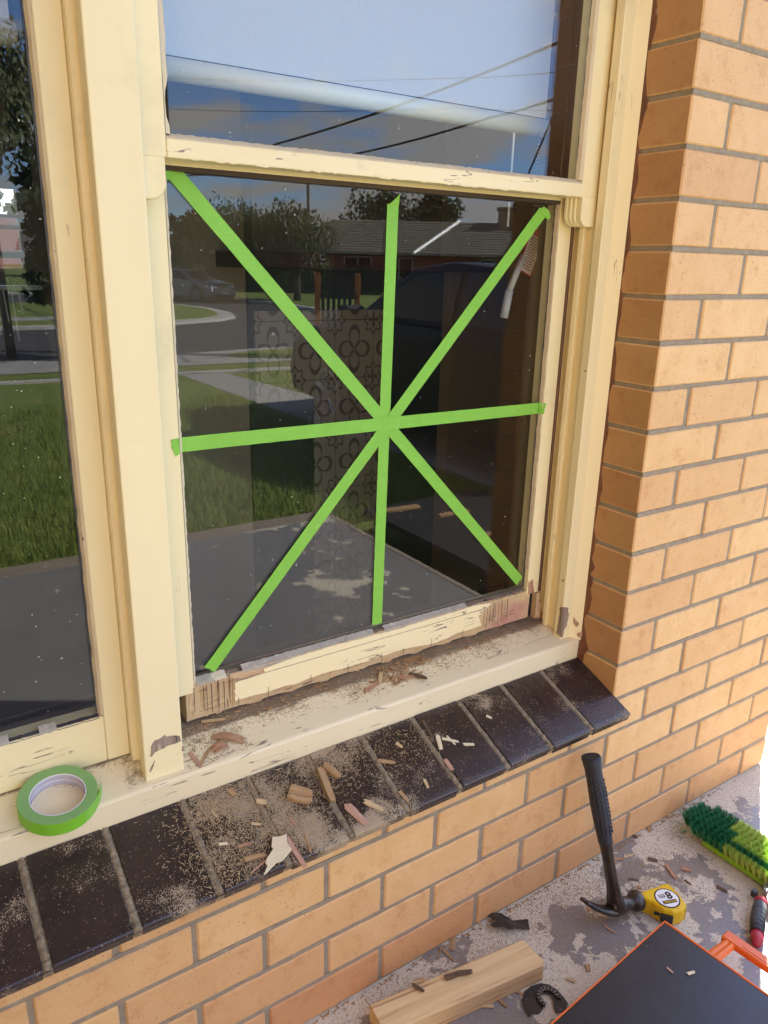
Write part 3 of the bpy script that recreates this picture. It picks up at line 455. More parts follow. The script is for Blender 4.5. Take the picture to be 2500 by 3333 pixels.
# timber frame -------------------------------------------------------
def sz(y): return -1.186+.27*(y-.112)
TOP = 1.0
fr = MB()
fr.prism([(-.048, .1275), (-.0205, .1275), (-.0195, .1262), (.0, .1070), (.0, .30), (-.035, .30), (-.036, .150), (-.048, .148)], lambda x, y: (x, y, sz(y)-.001), lambda x, y: (x, y, TOP))
frame = fr.build('window_frame', paint, house, bevel=.0018)
mb = MB(); mb.box(-.0195, -.0178, .1262, .1288, sz(.12)+.0, TOP); 
mb.build('frame_bead', paint, frame)
mb = MB(); mb.cbox(-.0465, -.0355, .176, .1885, sz(.176), TOP, .0015); mb.build('parting_bead', paint, frame)
mb = MB(); mb.prism([(-.988, .124), (-.925, .124), (-.925, .150), (-.937, .152), (-.937, .30), (-.994, .30), (-.994, .172), (-.9835, .170), (-.9835, .152), (-.988, .150)], lambda x, y: (x, y, sz(y)-.002), lambda x, y: (x, y, TOP))
mull = mb.build('mullion', paint, frame, bevel=.002)
mb = MB(); mb.cbox(-.9355, -.925, .176, .1885, sz(.176), TOP, .0015); mb.build('parting_bead', paint, frame)
mb = MB(); mb.prism([(.112, -1.2345), (.110, -1.190), (.112, -1.1865), (.1165, sz(.1165)), (.300, sz(.30)), (.300, -1.30), (.16, -1.30), (.16, -1.2345)], lambda y, z: (-2.45, y, z), lambda y, z: (-.0015, y, z))
sill = mb.build('timber_sill', sillm, frame, bevel=.003, seg=3)
# sub sill groove / staff line where the sash met the sill
mb = MB(); vs = []; fs = []; n = 150
for i in range(n+1):
    x = -.924+(.924-.05)*i/n; y = .179+.013*(i/n)+random.uniform(-.0008, .0008)
    vs += [(x, y, sz(y)+.0003), (x, y+.0018, sz(y)+.0022+random.uniform(-.0006, .0006)), (x, y+.004, sz(y)+.0005)]
for i in range(n): fs += [(3*i, 3*i+3, 3*i+4, 3*i+1), (3*i+1, 3*i+4, 3*i+5, 3*i+2)]
mb.add(vs, fs); mb.build('old_sash_line', sillm, frame, smooth=True)
mb = MB(); mb.box(-2.45, 0, .10, .32, TOP, 1.12); mb.build('window_head', paint, frame)
mb = MB(); mb.box(-2.45, -2.38, .115, .30, -1.2, TOP); mb.build('jamb', paint, frame)
def skin(poly, y, th, name, m, parent, jit=.0, M=None):
    mb = MB(); mb.prism(poly, lambda x, z: (x, y-th, z), lambda x, z: (x, y+.0005, z)); return mb.build(name, m, parent)
def rough(poly, amp=.0016, step=.006):
    out = []
    for (a, b) in zip(poly, poly[1:]+poly[:1]):
        L = math.hypot(b[0]-a[0], b[1]-a[1]); n = max(1, int(L/step))
        for i in range(n):
            t = i/n; out.append((a[0]+(b[0]-a[0])*t+random.uniform(-amp, amp), a[1]+(b[1]-a[1])*t+random.uniform(-amp, amp)))
    return out
for p in (ROT1, ROT2, ROT3): skin(rough(p, .0012, .005), .124, .0010, 'exposed_wood', rot, frame)
skin(rough([(min(x, -.022), z) for x, z in LROT1], .0008, .006), .1275, .0009, 'exposed_wood', rot, frame)
for p in (CH2, CH3):
    mb = MB(); p = rough(p, .0006, .005); fy = lambda x: (.1148-x)/1.073
    mb.prism(p, lambda x, z: (x-.0012, fy(x)-.0011, z), lambda x, z: (x, fy(x)+.001, z)); mb.build('exposed_wood', pinkwood, frame)
for p, X, m in ((LROTS, -.048, rot), (PSROT, -.036, bare)):
    mb = MB(); p = rough(p, .0007, .005); mb.prism(p, lambda y, z: (X-.0010, y, z), lambda y, z: (X+.0005, y, z)); mb.build('exposed_wood', m, frame)
mb = MB(); mb.tube([(-.0486, .136, -1.0405), (-.0470, .136, -1.0405)], .0028, 8); mb.build('old_nail_hole', rot, frame)
mb = MB(); mb.tube([(-.0488, .134, -.58), (-.0470, .134, -.58)], .0022, 8); mb.build('old_nail_hole', rot, frame)
# upper sash ---------------------------------------------------------
yu, yg = .158, .170
us = MB()
us.prism([(-.9345, -.2535), (-.8825, -.2535), (-.8825, TOP-.06), (-.082, TOP-.06), (-.082, -.2535), (-.0385, -.2535), (-.0385, TOP-.001), (-.9345, TOP-.001)], lambda x, z: (x, yu, z), lambda x, z: (x, yu+.040, z))
usash = us.build('upper_sash', paint, house, bevel=.0018)
hp = lambda w, hgt: [(0, 0), (w, 0), (w, -hgt), (w*.45, -hgt)]+[(w*.45-w*.45*sin(t), -hgt+w*.45-w*.45*cos(t)) for t in (rad(20), rad(45), rad(70), rad(90))]
mb = MB(); W_ = .041; q = hp(W_, .0535)
mb.prism([(-.0795+x, -.252+z) for x, z in q], lambda x, z: (x, yu-.0015, z), lambda x, z: (x, yu+.012, z))
for dy, dw in ((.014, .0035), (.022, .0065), (.030, .009)):
    mb.prism([(-.0795-dw+x*(1+dw/W_), -.252+z*(1-dw)) for x, z in q], lambda x, z: (x, yu+dy-.002, z), lambda x, z: (x, yu+dy+.0055, z))
mb.build('sash_horn', paint, usash, bevel=.0015)
mb = MB(); q2 = [(-x, z) for x, z in hp(.049, .055)]
mb.prism([(-.8855+x, -.2525+z) for x, z in q2], lambda x, z: (x, yu-.0012, z), lambda x, z: (x, yu+.038, z)); mb.build('sash_horn', paint, usash, bevel=.003, seg=3)
mr_ = MB(); mr_.box(-.8825, -.0805, yu-.0008, yu+.036, -.2535, -.2295)
mrail = mr_.build('meeting_rail', paint_h, usash, bevel=.0016)
# ragged peeled lower edge and the putty bevel on top of the rail
mb = MB(); vs = []; fs = []; n = 150
for i in range(n+1):
    x = -.8825+.8005*i/n; e = random.uniform(-.0006, .0006)+.0005*sin(i*.15)
    vs += [(x, yu-.0006, -.2298), (x, yu+.0005, -.2280+e*.5), (x, yg-.0005, -.2225+e), (x, yg, -.2222+e)]
for i in range(n):
    for k in range(3): fs.append((4*i+k, 4*i+4+k, 4*i+5+k, 4*i+1+k))
mb.add(vs, fs); mb.build('putty', putty_v, usash)
for i in range(30):
    mb = MB(); x = random.uniform(-.87, -.10); l = random.uniform(.004, .03); d = random.uniform(.0004, .0014)
    mb.add([(x, yu-.0016, -.2520), (x+l, yu-.0016, -.2520), (x+l*.8, yu-.0010, -.2535-d), (x+l*.3, yu-.0012, -.2535-d*.6)], [(0, 1, 2, 3)]); mb.build('flaking_paint', paint_h, usash, recalc=False)
mb = MB(); mb.box(-.872, -.0845, yg, yg+.004, -.226, TOP); mb.build('glass_pane', glass, usash)
for s, xa, xb in ((1, -.082, -.0855), (-1, -.8825, -.8725)):
    mb = MB(); vs = []; fs = []; n = 120
    for i in range(n+1):
        z = -.224+(TOP+.224)*i/n; e = random.uniform(-.0010, .0010)
        gap = (s == -1 and -.21 < z < -.165)
        xe = xb+e+(-.0045 if s == 1 else .0)+(-.006 if gap else 0)
        vs += [(xa, yu-.0002, z), (xa*.3+xe*.7, yu+.003, z), (xe, yg-.0005, z)]
    for i in range(n):
        for k in range(2): fs.append((3*i+k, 3*i+3+k, 3*i+4+k, 3*i+1+k))
    mb.add(vs, fs); mb.build('putty', putty_v, usash)
mb = MB(); mb.box(-.0905, -.0865, yg-.0008, yg+.0, -.222, TOP); mb.build('glazing_line', blackseal, usash)
# lower sash ---------------------------------------------------------
yl, yg2 = .205, .217
ls = MB(); ls.prism([(-.9345, -1.099), (-.8725, -1.099), (-.8725, -.258), (-.086, -.258), (-.086, -1.0925), (-.0385, -1.0925), (-.0385, -.230), (-.9345, -.230)], lambda x, z: (x, yl, z), lambda x, z: (x, yl+.036, z))
lsash = ls.build('lower_sash', paint, house, bevel=.0016)
mb = MB(); mb.box(-.873, -.0855, yl+.001, yl+.035, -.2645, -.2315); mb.build('top_rail', mat('dark_brown_rail', (.11, .075, .05), .85, (.05, .035, .025), 20, (.15, 1, 1), .8, 60), lsash)  # separate dark brown top rail below the meeting rail
skin(rough(STROT, .0008, .006), yl, .0009, 'exposed_wood', pinkwood, lsash)
# bottom rail: bare rotten wood with what is left of the paint as a raised skin
rb = MB(); vs = []; fs = []; n = 330; zs = [0, .1, .2, .32, .45, .6, .75, .88, 1]
for i in range(n+1):
    x = -.888+(.888-.072)*i/n
    zb = sz(yl)+.006+.003*sin(i*.21)+random.uniform(-.0012, .0012)+(.012 if x > -.13 else 0)*random.random()
    zt = -1.0815+random.uniform(-.0006, .0006)
    for k, f in enumerate(zs):
        rough_ = 1 if (x < -.80 or x > -.23 or f < .25) else .25
        y = yl+rough_*random.uniform(-.0004, .0022)+(.004*(.25-f)/.25 if f < .25 else 0)
        if x < -.80: y += (.0, .0045, .0015, .006, .002, .0035, .0)[int((x+.888)/.0135) % 7]
        if x > -.215: y += (.0, .002, .0045, .001, .003, .006, .002, .004)[int((x+.215)/.018) % 8]*(1 if f < .9 else .3)
        vs.append((x, y, zb+(zt-zb)*f))
m_ = len(zs)
for i in range(n):
    for k in range(m_-1): fs.append((i*m_+k, (i+1)*m_+k, (i+1)*m_+k+1, i*m_+k+1))
rb.add(vs, fs); rb.box(-.888, -.074, yl+.0035, yl+.036, sz(.22)+.004, -1.083); 
brail = rb.build('bottom_rail', bare, lsash, label='bottom rail with cut and rotten bare timber at both ends')
skin(rough(RAILPAINT, .0007, .009), yl-.0002, .0016, 'paint_skin', paint_h, lsash)
skin([(-.80, -1.0975), (-.21, -1.0955), (-.21, -1.0968), (-.80, -1.0985)], yl-.0019, .0003, 'paint_crack', rot, lsash)
cutm = mat('cut_shadow_wood', (.17, .095, .05), .9, (.09, .05, .03), 60)
# cut lines in the exposed wood
for x in [-.874, -.857, -.851, -.842, -.831, -.829, -.819, -.8085, -.8035]+[-.213+.0085*i+random.uniform(-.002, .002) for i in range(9)]:
    zt = -1.088+random.uniform(-.004, .0); zb = -1.145+random.uniform(-.006, .008); w_ = random.uniform(.0002, .0007)
    mb = MB(); mb.add([(x-w_, yl-.0008, zb), (x+w_, yl-.0008, zb), (x+w_+.0006, yl-.0008, zt), (x-w_, yl-.0008, zt)], [(0, 1, 2, 3)]); mb.build('saw_cut', cutm, lsash, recalc=False)
for i in range(14):
    x = random.choice([random.uniform(-.876, -.82), random.uniform(-.215, -.14)]); z = random.uniform(-1.14, -1.09); l = random.uniform(.012, .04)
    mb = MB(); mb.add([(x, yl-.0007, z), (x+l, yl-.0007, z+random.uniform(-.002, .002)), (x+l, yl-.0007, z+.0006), (x, yl-.0007, z+.0004)], [(0, 1, 2, 3)]); mb.build('wood_crack', cutm, lsash, recalc=False)
for i in range(9):
    x = -.79+.072*i+random.uniform(-.02, .02); mb = MB(); mb.add([(x, yl-.0022, -1.150), (x+.0011, yl-.0022, -1.150), (x+.0011, yl-.0022, -1.130+random.uniform(-.006, .006)), (x, yl-.0022, -1.130)], [(0, 1, 2, 3)]); mb.build('saw_cut', cutm, lsash, recalc=False)
mb = MB(); mb.box(-.0735, -.0585, yl+.010, yl+.034, sz(yl+.02)+.001, -1.0935); mb.build('gap_shade_block', mat('gap_shade_black', (.012, .009, .007), .95), lsash)  # near-black block stands for the shade inside the gap below the stile
for (x0, x1, z0, z1) in ((-.0575, -.049, -1.158, -1.094), (-.0485, -.041, -1.163, -1.12)):
    mb = MB(); q_ = rough([(x0, z0), (x1, z0+.003), (x1, z1-.006), ((x0+x1)/2, z1), (x0, z1)], .0008, .006); mb.prism(q_, lambda x, z: (x, yl-.004, z), lambda x, z: (x, yl+.012, z)); mb.build('exposed_wood', bare, frame)
# putty on the rail, in broken lengths
for (a, b_, gone) in ((-.868, -.813, 0), (-.813, -.782, 1), (-.782, -.50, 0), (-.50, -.475, 1), (-.475, -.262, 0), (-.262, -.088, 1)):
    mb = MB(); vs = []; fs = []; n = max(4, int((b_-a)/.004))
    for i in range(n+1):
        x = a+(b_-a)*i/n; e = random.uniform(-.0009, .0009)
        if gone: vs += [(x, yl-.0002, -1.0835+e), (x, yl+.006, -1.0825+e), (x, yg2-.0006, -1.0815+e)]
        else: vs += [(x, yl-.0012, -1.0860+e), (x, yl+.001, -1.0815+e), (x, yg2-.0006, -1.0745+e)]
    for i in range(n):
        for k in range(2): fs.append((3*i+k, 3*i+3+k, 3*i+4+k, 3*i+1+k))
    mb.add(vs, fs); mb.build('putty', (rot if gone else putty), lsash)
mb = MB(); mb.box(-.868, -.086, yg2-.0012, yg2-.0004, -1.0765, -1.0735); mb.build('glazing_line', blackseal, lsash)
mb = MB(); mb.box(-.0905, -.087, yg2-.0010, yg2-.0002, -1.075, -.262); mb.build('glazing_line', blackseal, lsash)
mb = MB(); mb.box(-.868, -.0875, yg2, yg2+.004, -1.080, -.25); lglass = mb.build('glass_pane', glass, lsash)
for s, xa, xb, z0, z1 in ((1, -.0862, -.0885, -1.03, -.262), (-1, -.8725, -.8660, -1.082, -.262)):
    mb = MB(); vs = []; fs = []; n = 110
    for i in range(n+1):
        z = z0+(z1-z0)*i/n; e = random.uniform(-.0008, .0008)
        vs += [(xa, yl-.0004, z), (xa*.4+xb*.6+e, yl+.002, z), (xb+e, yg2-.0006, z)]
    for i in range(n):
        for k in range(2): fs.append((3*i+k, 3*i+3+k, 3*i+4+k, 3*i+1+k))
    mb.add(vs, fs); mb.build('putty', putty_v, lsash)
# left (picture) window ---------------------------------------------
ys, yg3 = .186, .198
mb = MB(); mb.prism([(-2.38, sz(ys)+.001), (-2.33, sz(ys)+.001), (-2.33, TOP-.06), (-1.0295, TOP-.06), (-1.0295, sz(ys)+.001), (-.9942, sz(ys)+.001), (-.9942, TOP-.001), (-2.38, TOP-.001)], lambda x, z: (x, ys, z), lambda x, z: (x, ys+.04, z))
ss = mb.build('side_window', paint, house, bevel=.002)
mb = MB(); mb.box(-2.33, -1.0297, ys+.0008, ys+.04, sz(ys)+.001, -1.082); mb.build('bottom_rail', paint_h, ss, bevel=.002)
mb = MB(); mb.box(-2.33, -1.034, yg3, yg3+.004, -1.083, TOP); mb.build('glass_pane', glass, ss)
mb = MB(); vs = []; fs = []; n = 110
for i in range(n+1):
    z = -1.08+(TOP+1.08)*i/n; e = random.uniform(-.0009, .0009)
    vs += [(-1.0295, ys-.0003, z), (-1.033+e*.5, ys+.0025, z), (-1.0360+e, yg3-.0006, z)]
for i in range(n):
    for k in range(2): fs.append((3*i+k, 3*i+3+k, 3*i+4+k, 3*i+1+k))
mb.add(vs, fs); mb.build('putty', putty_v, ss)
mb = MB(); mb.box(-1.0385, -1.0358, yg3-.0010, yg3-.0002, -1.078, TOP); mb.build('glazing_line', blackseal, ss)
for a, b_, gone in ((-1.60, -1.168, 0), (-1.168, -1.125, 1), (-1.125, -1.100, 0), (-1.100, -1.036, 1)):
    mb = MB(); vs = []; fs = []; n = max(4, int((b_-a)/.004))
    for i in range(n+1):
        x = a+(b_-a)*i/n; e = random.uniform(-.0008, .0008)
        vs += [(x, ys+.0002, -1.0835+e), (x, ys+.002, -1.0795+e if not gone else -1.0825), (x, yg3-.0006, (-1.0735 if not gone else -1.080)+e)]
    for i in range(n):
        for k in range(2): fs.append((3*i+k, 3*i+3+k, 3*i+4+k, 3*i+1+k))
    mb.add(vs, fs); mb.build('putty', (blackseal if gone else putty), ss)
# roof and the room behind ------------------------------------------
mb = MB(); mb.box(-3.4, .95, -.62, 3.9, 1.12, 1.16); mb.prism([(-.64, 1.165), (-.64, 1.5), (-4.3, 1.18)], lambda y, z: (-3.4, y, z), lambda y, z: (-1.47, y, z))
mb.box(-3.4, -1.45, -4.3, -.641, 1.12, 1.16); mb.cbox(-1.45, .98, -.70, -.63, 1.10, 1.24, .004)  # added left porch roof, out of view, darkens light from that side
mb.prism([(-.62, 1.165), (3.95, 1.165), (1.7, 2.3)], lambda y, z: (-3.4, y, z), lambda y, z: (1.0, y, z))
roof = mb.build('roof', mat('terracotta_roof', (.25, .12, .08), .8, (.18, .08, .06), 20), house)
inw = mat('taupe_interior_wall', (.27, .205, .145), .9, (.245, .185, .13), 2)
mb = MB(); mb.box(-3.1, .55, .32, .34, G, -1.13); mb.box(.50, .59, .31, 3.36, G, 1.1); mb.box(-3.2, -3.1, .12, 3.4, G, 1.1)
mb.box(-.72, .50, 1.25, 1.35, G, 1.1)
mb.build('interior_wall', inw, house)
mb = MB(); mb.box(-3.1, .60, .12, 3.42, 1.10, 1.115); mb.build('ceiling', mat('ceiling_white', (.3, .29, .27), .9), house)
mb = MB(); mb.box(-3.1, .60, .12, 3.42, G-.02, G+.02); mb.build('interior_floor', mat('dark_carpet', (.03, .026, .024), .95, (.02, .018, .016), 20), house)
# brown inner lining of the window opening
mb = MB(); mb.cbox(-.052, .02, .245, .318, -1.15, 1.05, .002); mb.cbox(-1.01, -.925, .245, .318, -1.15, 1.05, .002); mb.box(-2.4, .0, .245, .345, -1.165, -1.13)
mb.cbox(-.052, -.046, .20, .245, -1.09, 1.0, .001)
mb.build('window_lining', brownwood, frame)
# fireplace
mb = MB(); mb.box(-.29, .384, 1.19, 1.249, -.36, 1.1); fp = mb.build('fireplace', mat('chimney_breast', (.13, .10, .075), .9), house)
mb = MB(); mb.cbox(-.381, .513, 1.05, 1.249, -.402, -.358, .003); mb.build('mantel_shelf', mat('dark_red_mantel', (.05, .013, .012), .35, (.03, .01, .01), 12, (.2, 1, 1)), fp)
mb = MB(); mb.box(-.29, .44, 1.236, 1.2495, G+.02, -.402); mb.build('firebox', mat('black_firebox', (.006, .006, .006), .6), fp)
def ornament():
    m = mat('patterned_tile', (.30, .25, .20), .45); N, L, b = nodes(m)
    ge = N.new('ShaderNodeNewGeometry'); sp = N.new('ShaderNodeSeparateXYZ'); L.new(ge.outputs['Position'], sp.inputs[0])
    def mth(op, a, c=None):
        q = N.new('ShaderNodeMath'); q.operation = op
        for i, v in enumerate([a, c]):
            if v is None: continue
            if isinstance(v, (int, float)): q.inputs[i].default_value = v
            else: L.new(v, q.inputs[i])
        return q.outputs[0]
    def cell(s_, per):
        q = mth('FRACT', mth('MULTIPLY', s_, 1/per)); return mth('SUBTRACT', mth('MULTIPLY', q, 2), 1)
    u = cell(sp.outputs[0], .145); v = cell(sp.outputs[2], .185)
    au, av = mth('ABSOLUTE', u), mth('ABSOLUTE', v)
    r = mth('SQRT', mth('ADD', mth('MULTIPLY', u, u), mth('MULTIPLY', v, v))); th = mth('ARCTAN2', v, u)
    iu, iv = mth('SUBTRACT', 1, au), mth('SUBTRACT', 1, av); rc = mth('SQRT', mth('ADD', mth('MULTIPLY', iu, iu), mth('MULTIPLY', iv, iv))); tc_ = mth('ARCTAN2', iv, iu)
    c2 = mth('ABSOLUTE', mth('COSINE', mth('MULTIPLY', th, 2)))
    def band(a, w_): return mth('LESS_THAN', mth('ABSOLUTE', a), w_)
    f1 = band(mth('SUBTRACT', r, mth('ADD', .30, mth('MULTIPLY', c2, .45))), mth('ADD', .035, mth('MULTIPLY', c2, .05)))
    f2 = mth('LESS_THAN', r, mth('MULTIPLY', mth('POWER', mth('ABSOLUTE', mth('SINE', mth('MULTIPLY', th, 2))), 3.0), .40))
    f3 = band(mth('SUBTRACT', rc, mth('ADD', .42, mth('MULTIPLY', mth('COSINE', mth('MULTIPLY', tc_, 8)), .07))), .045)
    f4 = mth('LESS_THAN', rc, mth('MULTIPLY', mth('ABSOLUTE', mth('COSINE', mth('MULTIPLY', tc_, 2))), .27))
    f5 = mth('GREATER_THAN', mth('MAXIMUM', au, av), .985)
    f = mth('MAXIMUM', mth('MAXIMUM', f1, f2), mth('MAXIMUM', f3, f4)); f = mth('MAXIMUM', f, f5)
    mm = N.new('ShaderNodeMix'); mm.data_type = 'RGBA'; L.new(f, mm.inputs[0]); mm.inputs[6].default_value = (.33, .265, .21, 1); mm.inputs[7].default_value = (.12, .085, .065, 1)
    L.new(mm.outputs[2], b.inputs['Base Color']); return m
orn = ornament()
mb = MB(); mb.box(-.276, .2, 1.222, 1.236, -.80, -.525); mb.box(-.08, .2, 1.216, 1.2215, G+.02, -.80); mb.build('tiled_surround', orn, fp)
# kitchen beyond, with its window
wh = mat('kitchen_white', (.7, .7, .68), .5)
kit = MB(); kit.box(-3.0, -.53, 3.28, 3.36, G, -.53); kit.box(-3.0, -.53, 3.2, 3.36, -.545, -.515); ko = kit.build('kitchen_bench', mat('dark_cupboard', (.02, .014, .012), .6), house)
mb = MB(); mb.box(-3.1, -.53, 2.96, 3.04, -.532, -.514); 
for x, l in ((-.69, .14), (-.656, .23), (-.626, .11), (-.73, .2), (-.77, .14)): mb.tube([(x, 3.0, -.53), (x+.008, 3.0, -.53-l)], .004, 6)
mb.build('white_rail', wh, house)
mb = MB(); mb.box(-.53, .60, 3.36, 3.42, G, 1.1); mb.box(-3.1, -.45, 3.36, 3.42, -.08, 1.1); mb.box(-3.1, -.45, 3.36, 3.42, G, -.458); mb.build('kitchen_wall', inw, house)
mb = MB()
for z0, z1 in ((-.2108, -.1956), (-.2643, -.2451), (-.397, -.367), (-.462, -.444)): mb.box(-3.1, -.53, 3.37, 3.41, z0, z1)
mb.build('kitchen_window_bars', mat('window_bar', (.25, .22, .17), .5), house)
mb = MB(); mb.box(-6, 3, 6.0, 6.2, LW, -.10); gw = mb.build('garden_wall', mat('red_brick_wall', (.20, .065, .045), .9, (.15, .05, .035), 6, (1, 1, 1), .6, 30))
tag(gw, 'low red brick wall outside the far kitchen window', 'wall')
bm_ = mat('bottle_black', (.01, .01, .01), .3)
for i, (x, lab) in enumerate([(-.628, 'dark pump bottle on kitchen bench, left of the pair'), (-.598, 'dark pump bottle on kitchen bench, right of the pair')]):
    b = thing('pump_bottle', (x, 3.22, -.515), lab, 'bottle', 'pump bottles on the kitchen bench')
    q = MB(); q.tube([(x, 3.22, -.515), (x, 3.22, -.498), (x, 3.22, -.487)], [.011, .011, .004], 10); q.build('bottle', bm_, b, smooth=True)
    q = MB(); q.tube([(x, 3.22, -.487), (x, 3.22, -.476)], .002, 6); q.tube([(x, 3.22, -.475), (x-.010, 3.22, -.475)], .002, 6); q.build('pump', bm_, b)
# roller blind -------------------------------------------------------
bd = thing('roller_blind', (-.43, .30, -.13), 'white fabric roller blind pulled part way down behind the upper pane', 'blind')
fab = mat('white_blind_fabric', (.66, .68, .78), .9, (.60, .62, .72), 500, (1, 1, .15), .3, 700)
mb = MB(); mb.box(-.905, -.028, .3, .3012, -.098, 1.0); mb.build('fabric', fab, bd)
mb = MB(); mb.tube([(-.91, .302, -.116), (.012-.03, .302, -.116)], .0165, 20); mb.build('bottom_rail', mat('blind_tube', (.82, .82, .78), .3), bd, smooth=True)
mb = MB()
for x in (-.062, -.042):
    z = -.132
    while z > -.345: mb.add([(x+.0022*a, .305+.0022*b, z+.0022*c) for a, b, c in ((1,0,0),(-1,0,0),(0,1,0),(0,-1,0),(0,0,1),(0,0,-1))], [(0,2,4),(2,1,4),(1,3,4),(3,0,4),(2,0,5),(1,2,5),(3,1,5),(0,3,5)]); z -= .0068
mb.build('bead_chain', mat('steel_beads', (.5, .5, .5), .3, metal=.8), bd, smooth=True)
mb = MB(); mb.tube([(-.1345, .30, -.125), (-.1345, .30, -.305)], .0022, 8); tag(orect(mb.build('blind_wand', mat('clear_wand', (.7, .72, .75), .2))), 'thin pale wand hanging below the roller blind', 'wand')
bd2 = thing('roller_blind', (-1.7, .30, -.11), 'white roller blind behind the left window, mostly cut off by the photo edge', 'blind')
mb = MB(); mb.box(-2.3, -1.035, .3, .3012, -.088, 1.0); mb.build('fabric', fab, bd2)
mb = MB(); mb.tube([(-2.3, .302, -.105), (-1.03, .302, -.105)], .0165, 20); mb.build('bottom_rail', mat('blind_tube_left', (.82, .82, .78), .3), bd2, smooth=True)
tg = thing('safety_tag', (-.066, .296, -.35), 'red and white printed safety tag hanging on the blind cord', 'tag')
Mt = Matrix.Translation((-.066, .296, -.35)) @ Matrix.Rotation(rad(22), 4, 'Y')
mb = MB(); mb.box(-.021, .021, -.0006, .0006, -.048, .048, M=Mt); mb.build('card', mat('tag_red', (.45, .04, .03), .5), tg)
mb = MB(); mb.box(-.018, .018, -.0012, -.0007, -.045, .030, M=Mt); pn = mb.build('text_panel', mat('tag_white', (.6, .55, .5), .6), tg)
mb = MB()
for i in range(13): mb.box(-.015, .015-random.uniform(0, .008), -.0016, -.0013, .024-.0052*i, .0258-.0052*i, M=Mt)
mb.build('printed_line', mat('tag_ink', (.2, .03, .03), .6), pn)
mb = MB(); mb.tube([(-.118, .30, -.43), (-.085, .30, -.36)], .007, 10); mb.tube([(-.128, .30, -.485), (-.118, .30, -.43)], .009, 10)
tag(orect(mb.build('cord_tensioner', mat('clear_plastic', (.5, .5, .52), .15), smooth=True)), 'clear plastic cord tensioner hanging under the safety tag', 'cord guide')
# ------------------------------------------------------------------ masking tape strips on the lower pane
def strip(p0, p1, wd, layer, name, label, ends):
    y = .2168-.0006*layer
    d = Vector((p1[0]-p0[0], p1[1]-p0[1])); L = d.length; d.normalize(); nrm = Vector((-d.y, d.x))
    n = 60; outl = []; outr = []
    for i in range(n+1):
        t = i/n; e0 = random.uniform(-.0002, .0002)
        c = Vector(p0)+d*L*t
        outl.append(c+nrm*(wd/2+e0)); outr.append(c-nrm*(wd/2-e0))
    def torn(a, b, k):
        res = []
        for i in range(1, 7):
            t = i/7; q = a.lerp(b, t); res.append(q+k*(random.uniform(-.0016, .0016)))
        return res
    poly = outl+torn(outl[-1], outr[-1], d)+outr[::-1]+torn(outr[0], outl[0], d)
    mb = MB(); mb.prism([(p.x, p.y) for p in poly], lambda x, z: (x, y-.0003, z), lambda x, z: (x, y, z))
    o = mb.build(name, tape_m, None); orect(o)
    tag(o, label, 'tape', 'green masking tape strips crossed on the lower pane')
    return o
s1 = strip((-.4744, -.286), (-.4879, -1.0696), .0232, 1, 'tape_strip', 'upright green tape strip running from the meeting rail to the bottom rail', 0)
s2 = strip((-.8575, -.2625), (-.1023, -1.0594), .0235, 2, 'tape_strip', 'green tape strip slanting from the upper left corner down to the lower right corner', 0)
s3 = strip((-.1235, -.2795), (-.8401, -1.0677), .0235, 3, 'tape_strip', 'green tape strip slanting from the upper right corner down to the lower left corner', 0)
s4 = strip((-.8700, -.6610), (-.0906, -.6655), .0235, 4, 'tape_strip', 'level green tape strip across the middle with its ends folded onto the stiles', 0)
def flap(pts, parent, name='torn_end'):
    mb = MB(); n = len(pts); vs = [Vector(p) for p in pts]; vs2 = [v+Vector((0, -.0004, 0)) for v in vs]
    mb.add(vs+vs2, [tuple(range(n)), tuple(range(2*n-1, n-1, -1))]+[(i, (i+1) % n, n+(i+1) % n, n+i) for i in range(n)])
    o = MB.build(mb, name, tape_m, parent); return o
flap([(-.8708, .2135, -.6490), (-.8735, .2045, -.6480), (-.8870, .2040, -.6493), (-.8852, .2041, -.6560), (-.8862, .204, -.6620), (-.8830, .204, -.6690), (-.8807, .204, -.6768), (-.8725, .2045, -.6718), (-.8700, .2135, -.6730)], s4)
flap([(-.0915, .2135, -.6540), (-.0850, .2040, -.6535), (-.0790, .2038, -.6538), (-.0800, .2038, -.6590), (-.0818, .2038, -.6640), (-.0835, .2038, -.6700), (-.0828, .2038, -.6762), (-.0860, .2042, -.6770), (-.0905, .2135, -.6772)], s4)
flap([(-.462, .2160, -.286), (-.4625, .2135, -.268), (-.4655, .2135, -.272), (-.4790, .2140, -.2835), (-.4860, .2158, -.288)], s1)
flap([(-.8480, .2140, -.2550), (-.8690, .2125, -.2560), (-.8725, .2090, -.2650), (-.8660, .2090, -.2780), (-.8640, .2140, -.2740)], s2)
flap([(-.1330, .2148, -.2750), (-.1240, .2125, -.2700), (-.1120, .2110, -.2760), (-.1060, .2110, -.2860), (-.1080, .2120, -.2935), (-.1155, .2148, -.2905)], s3)
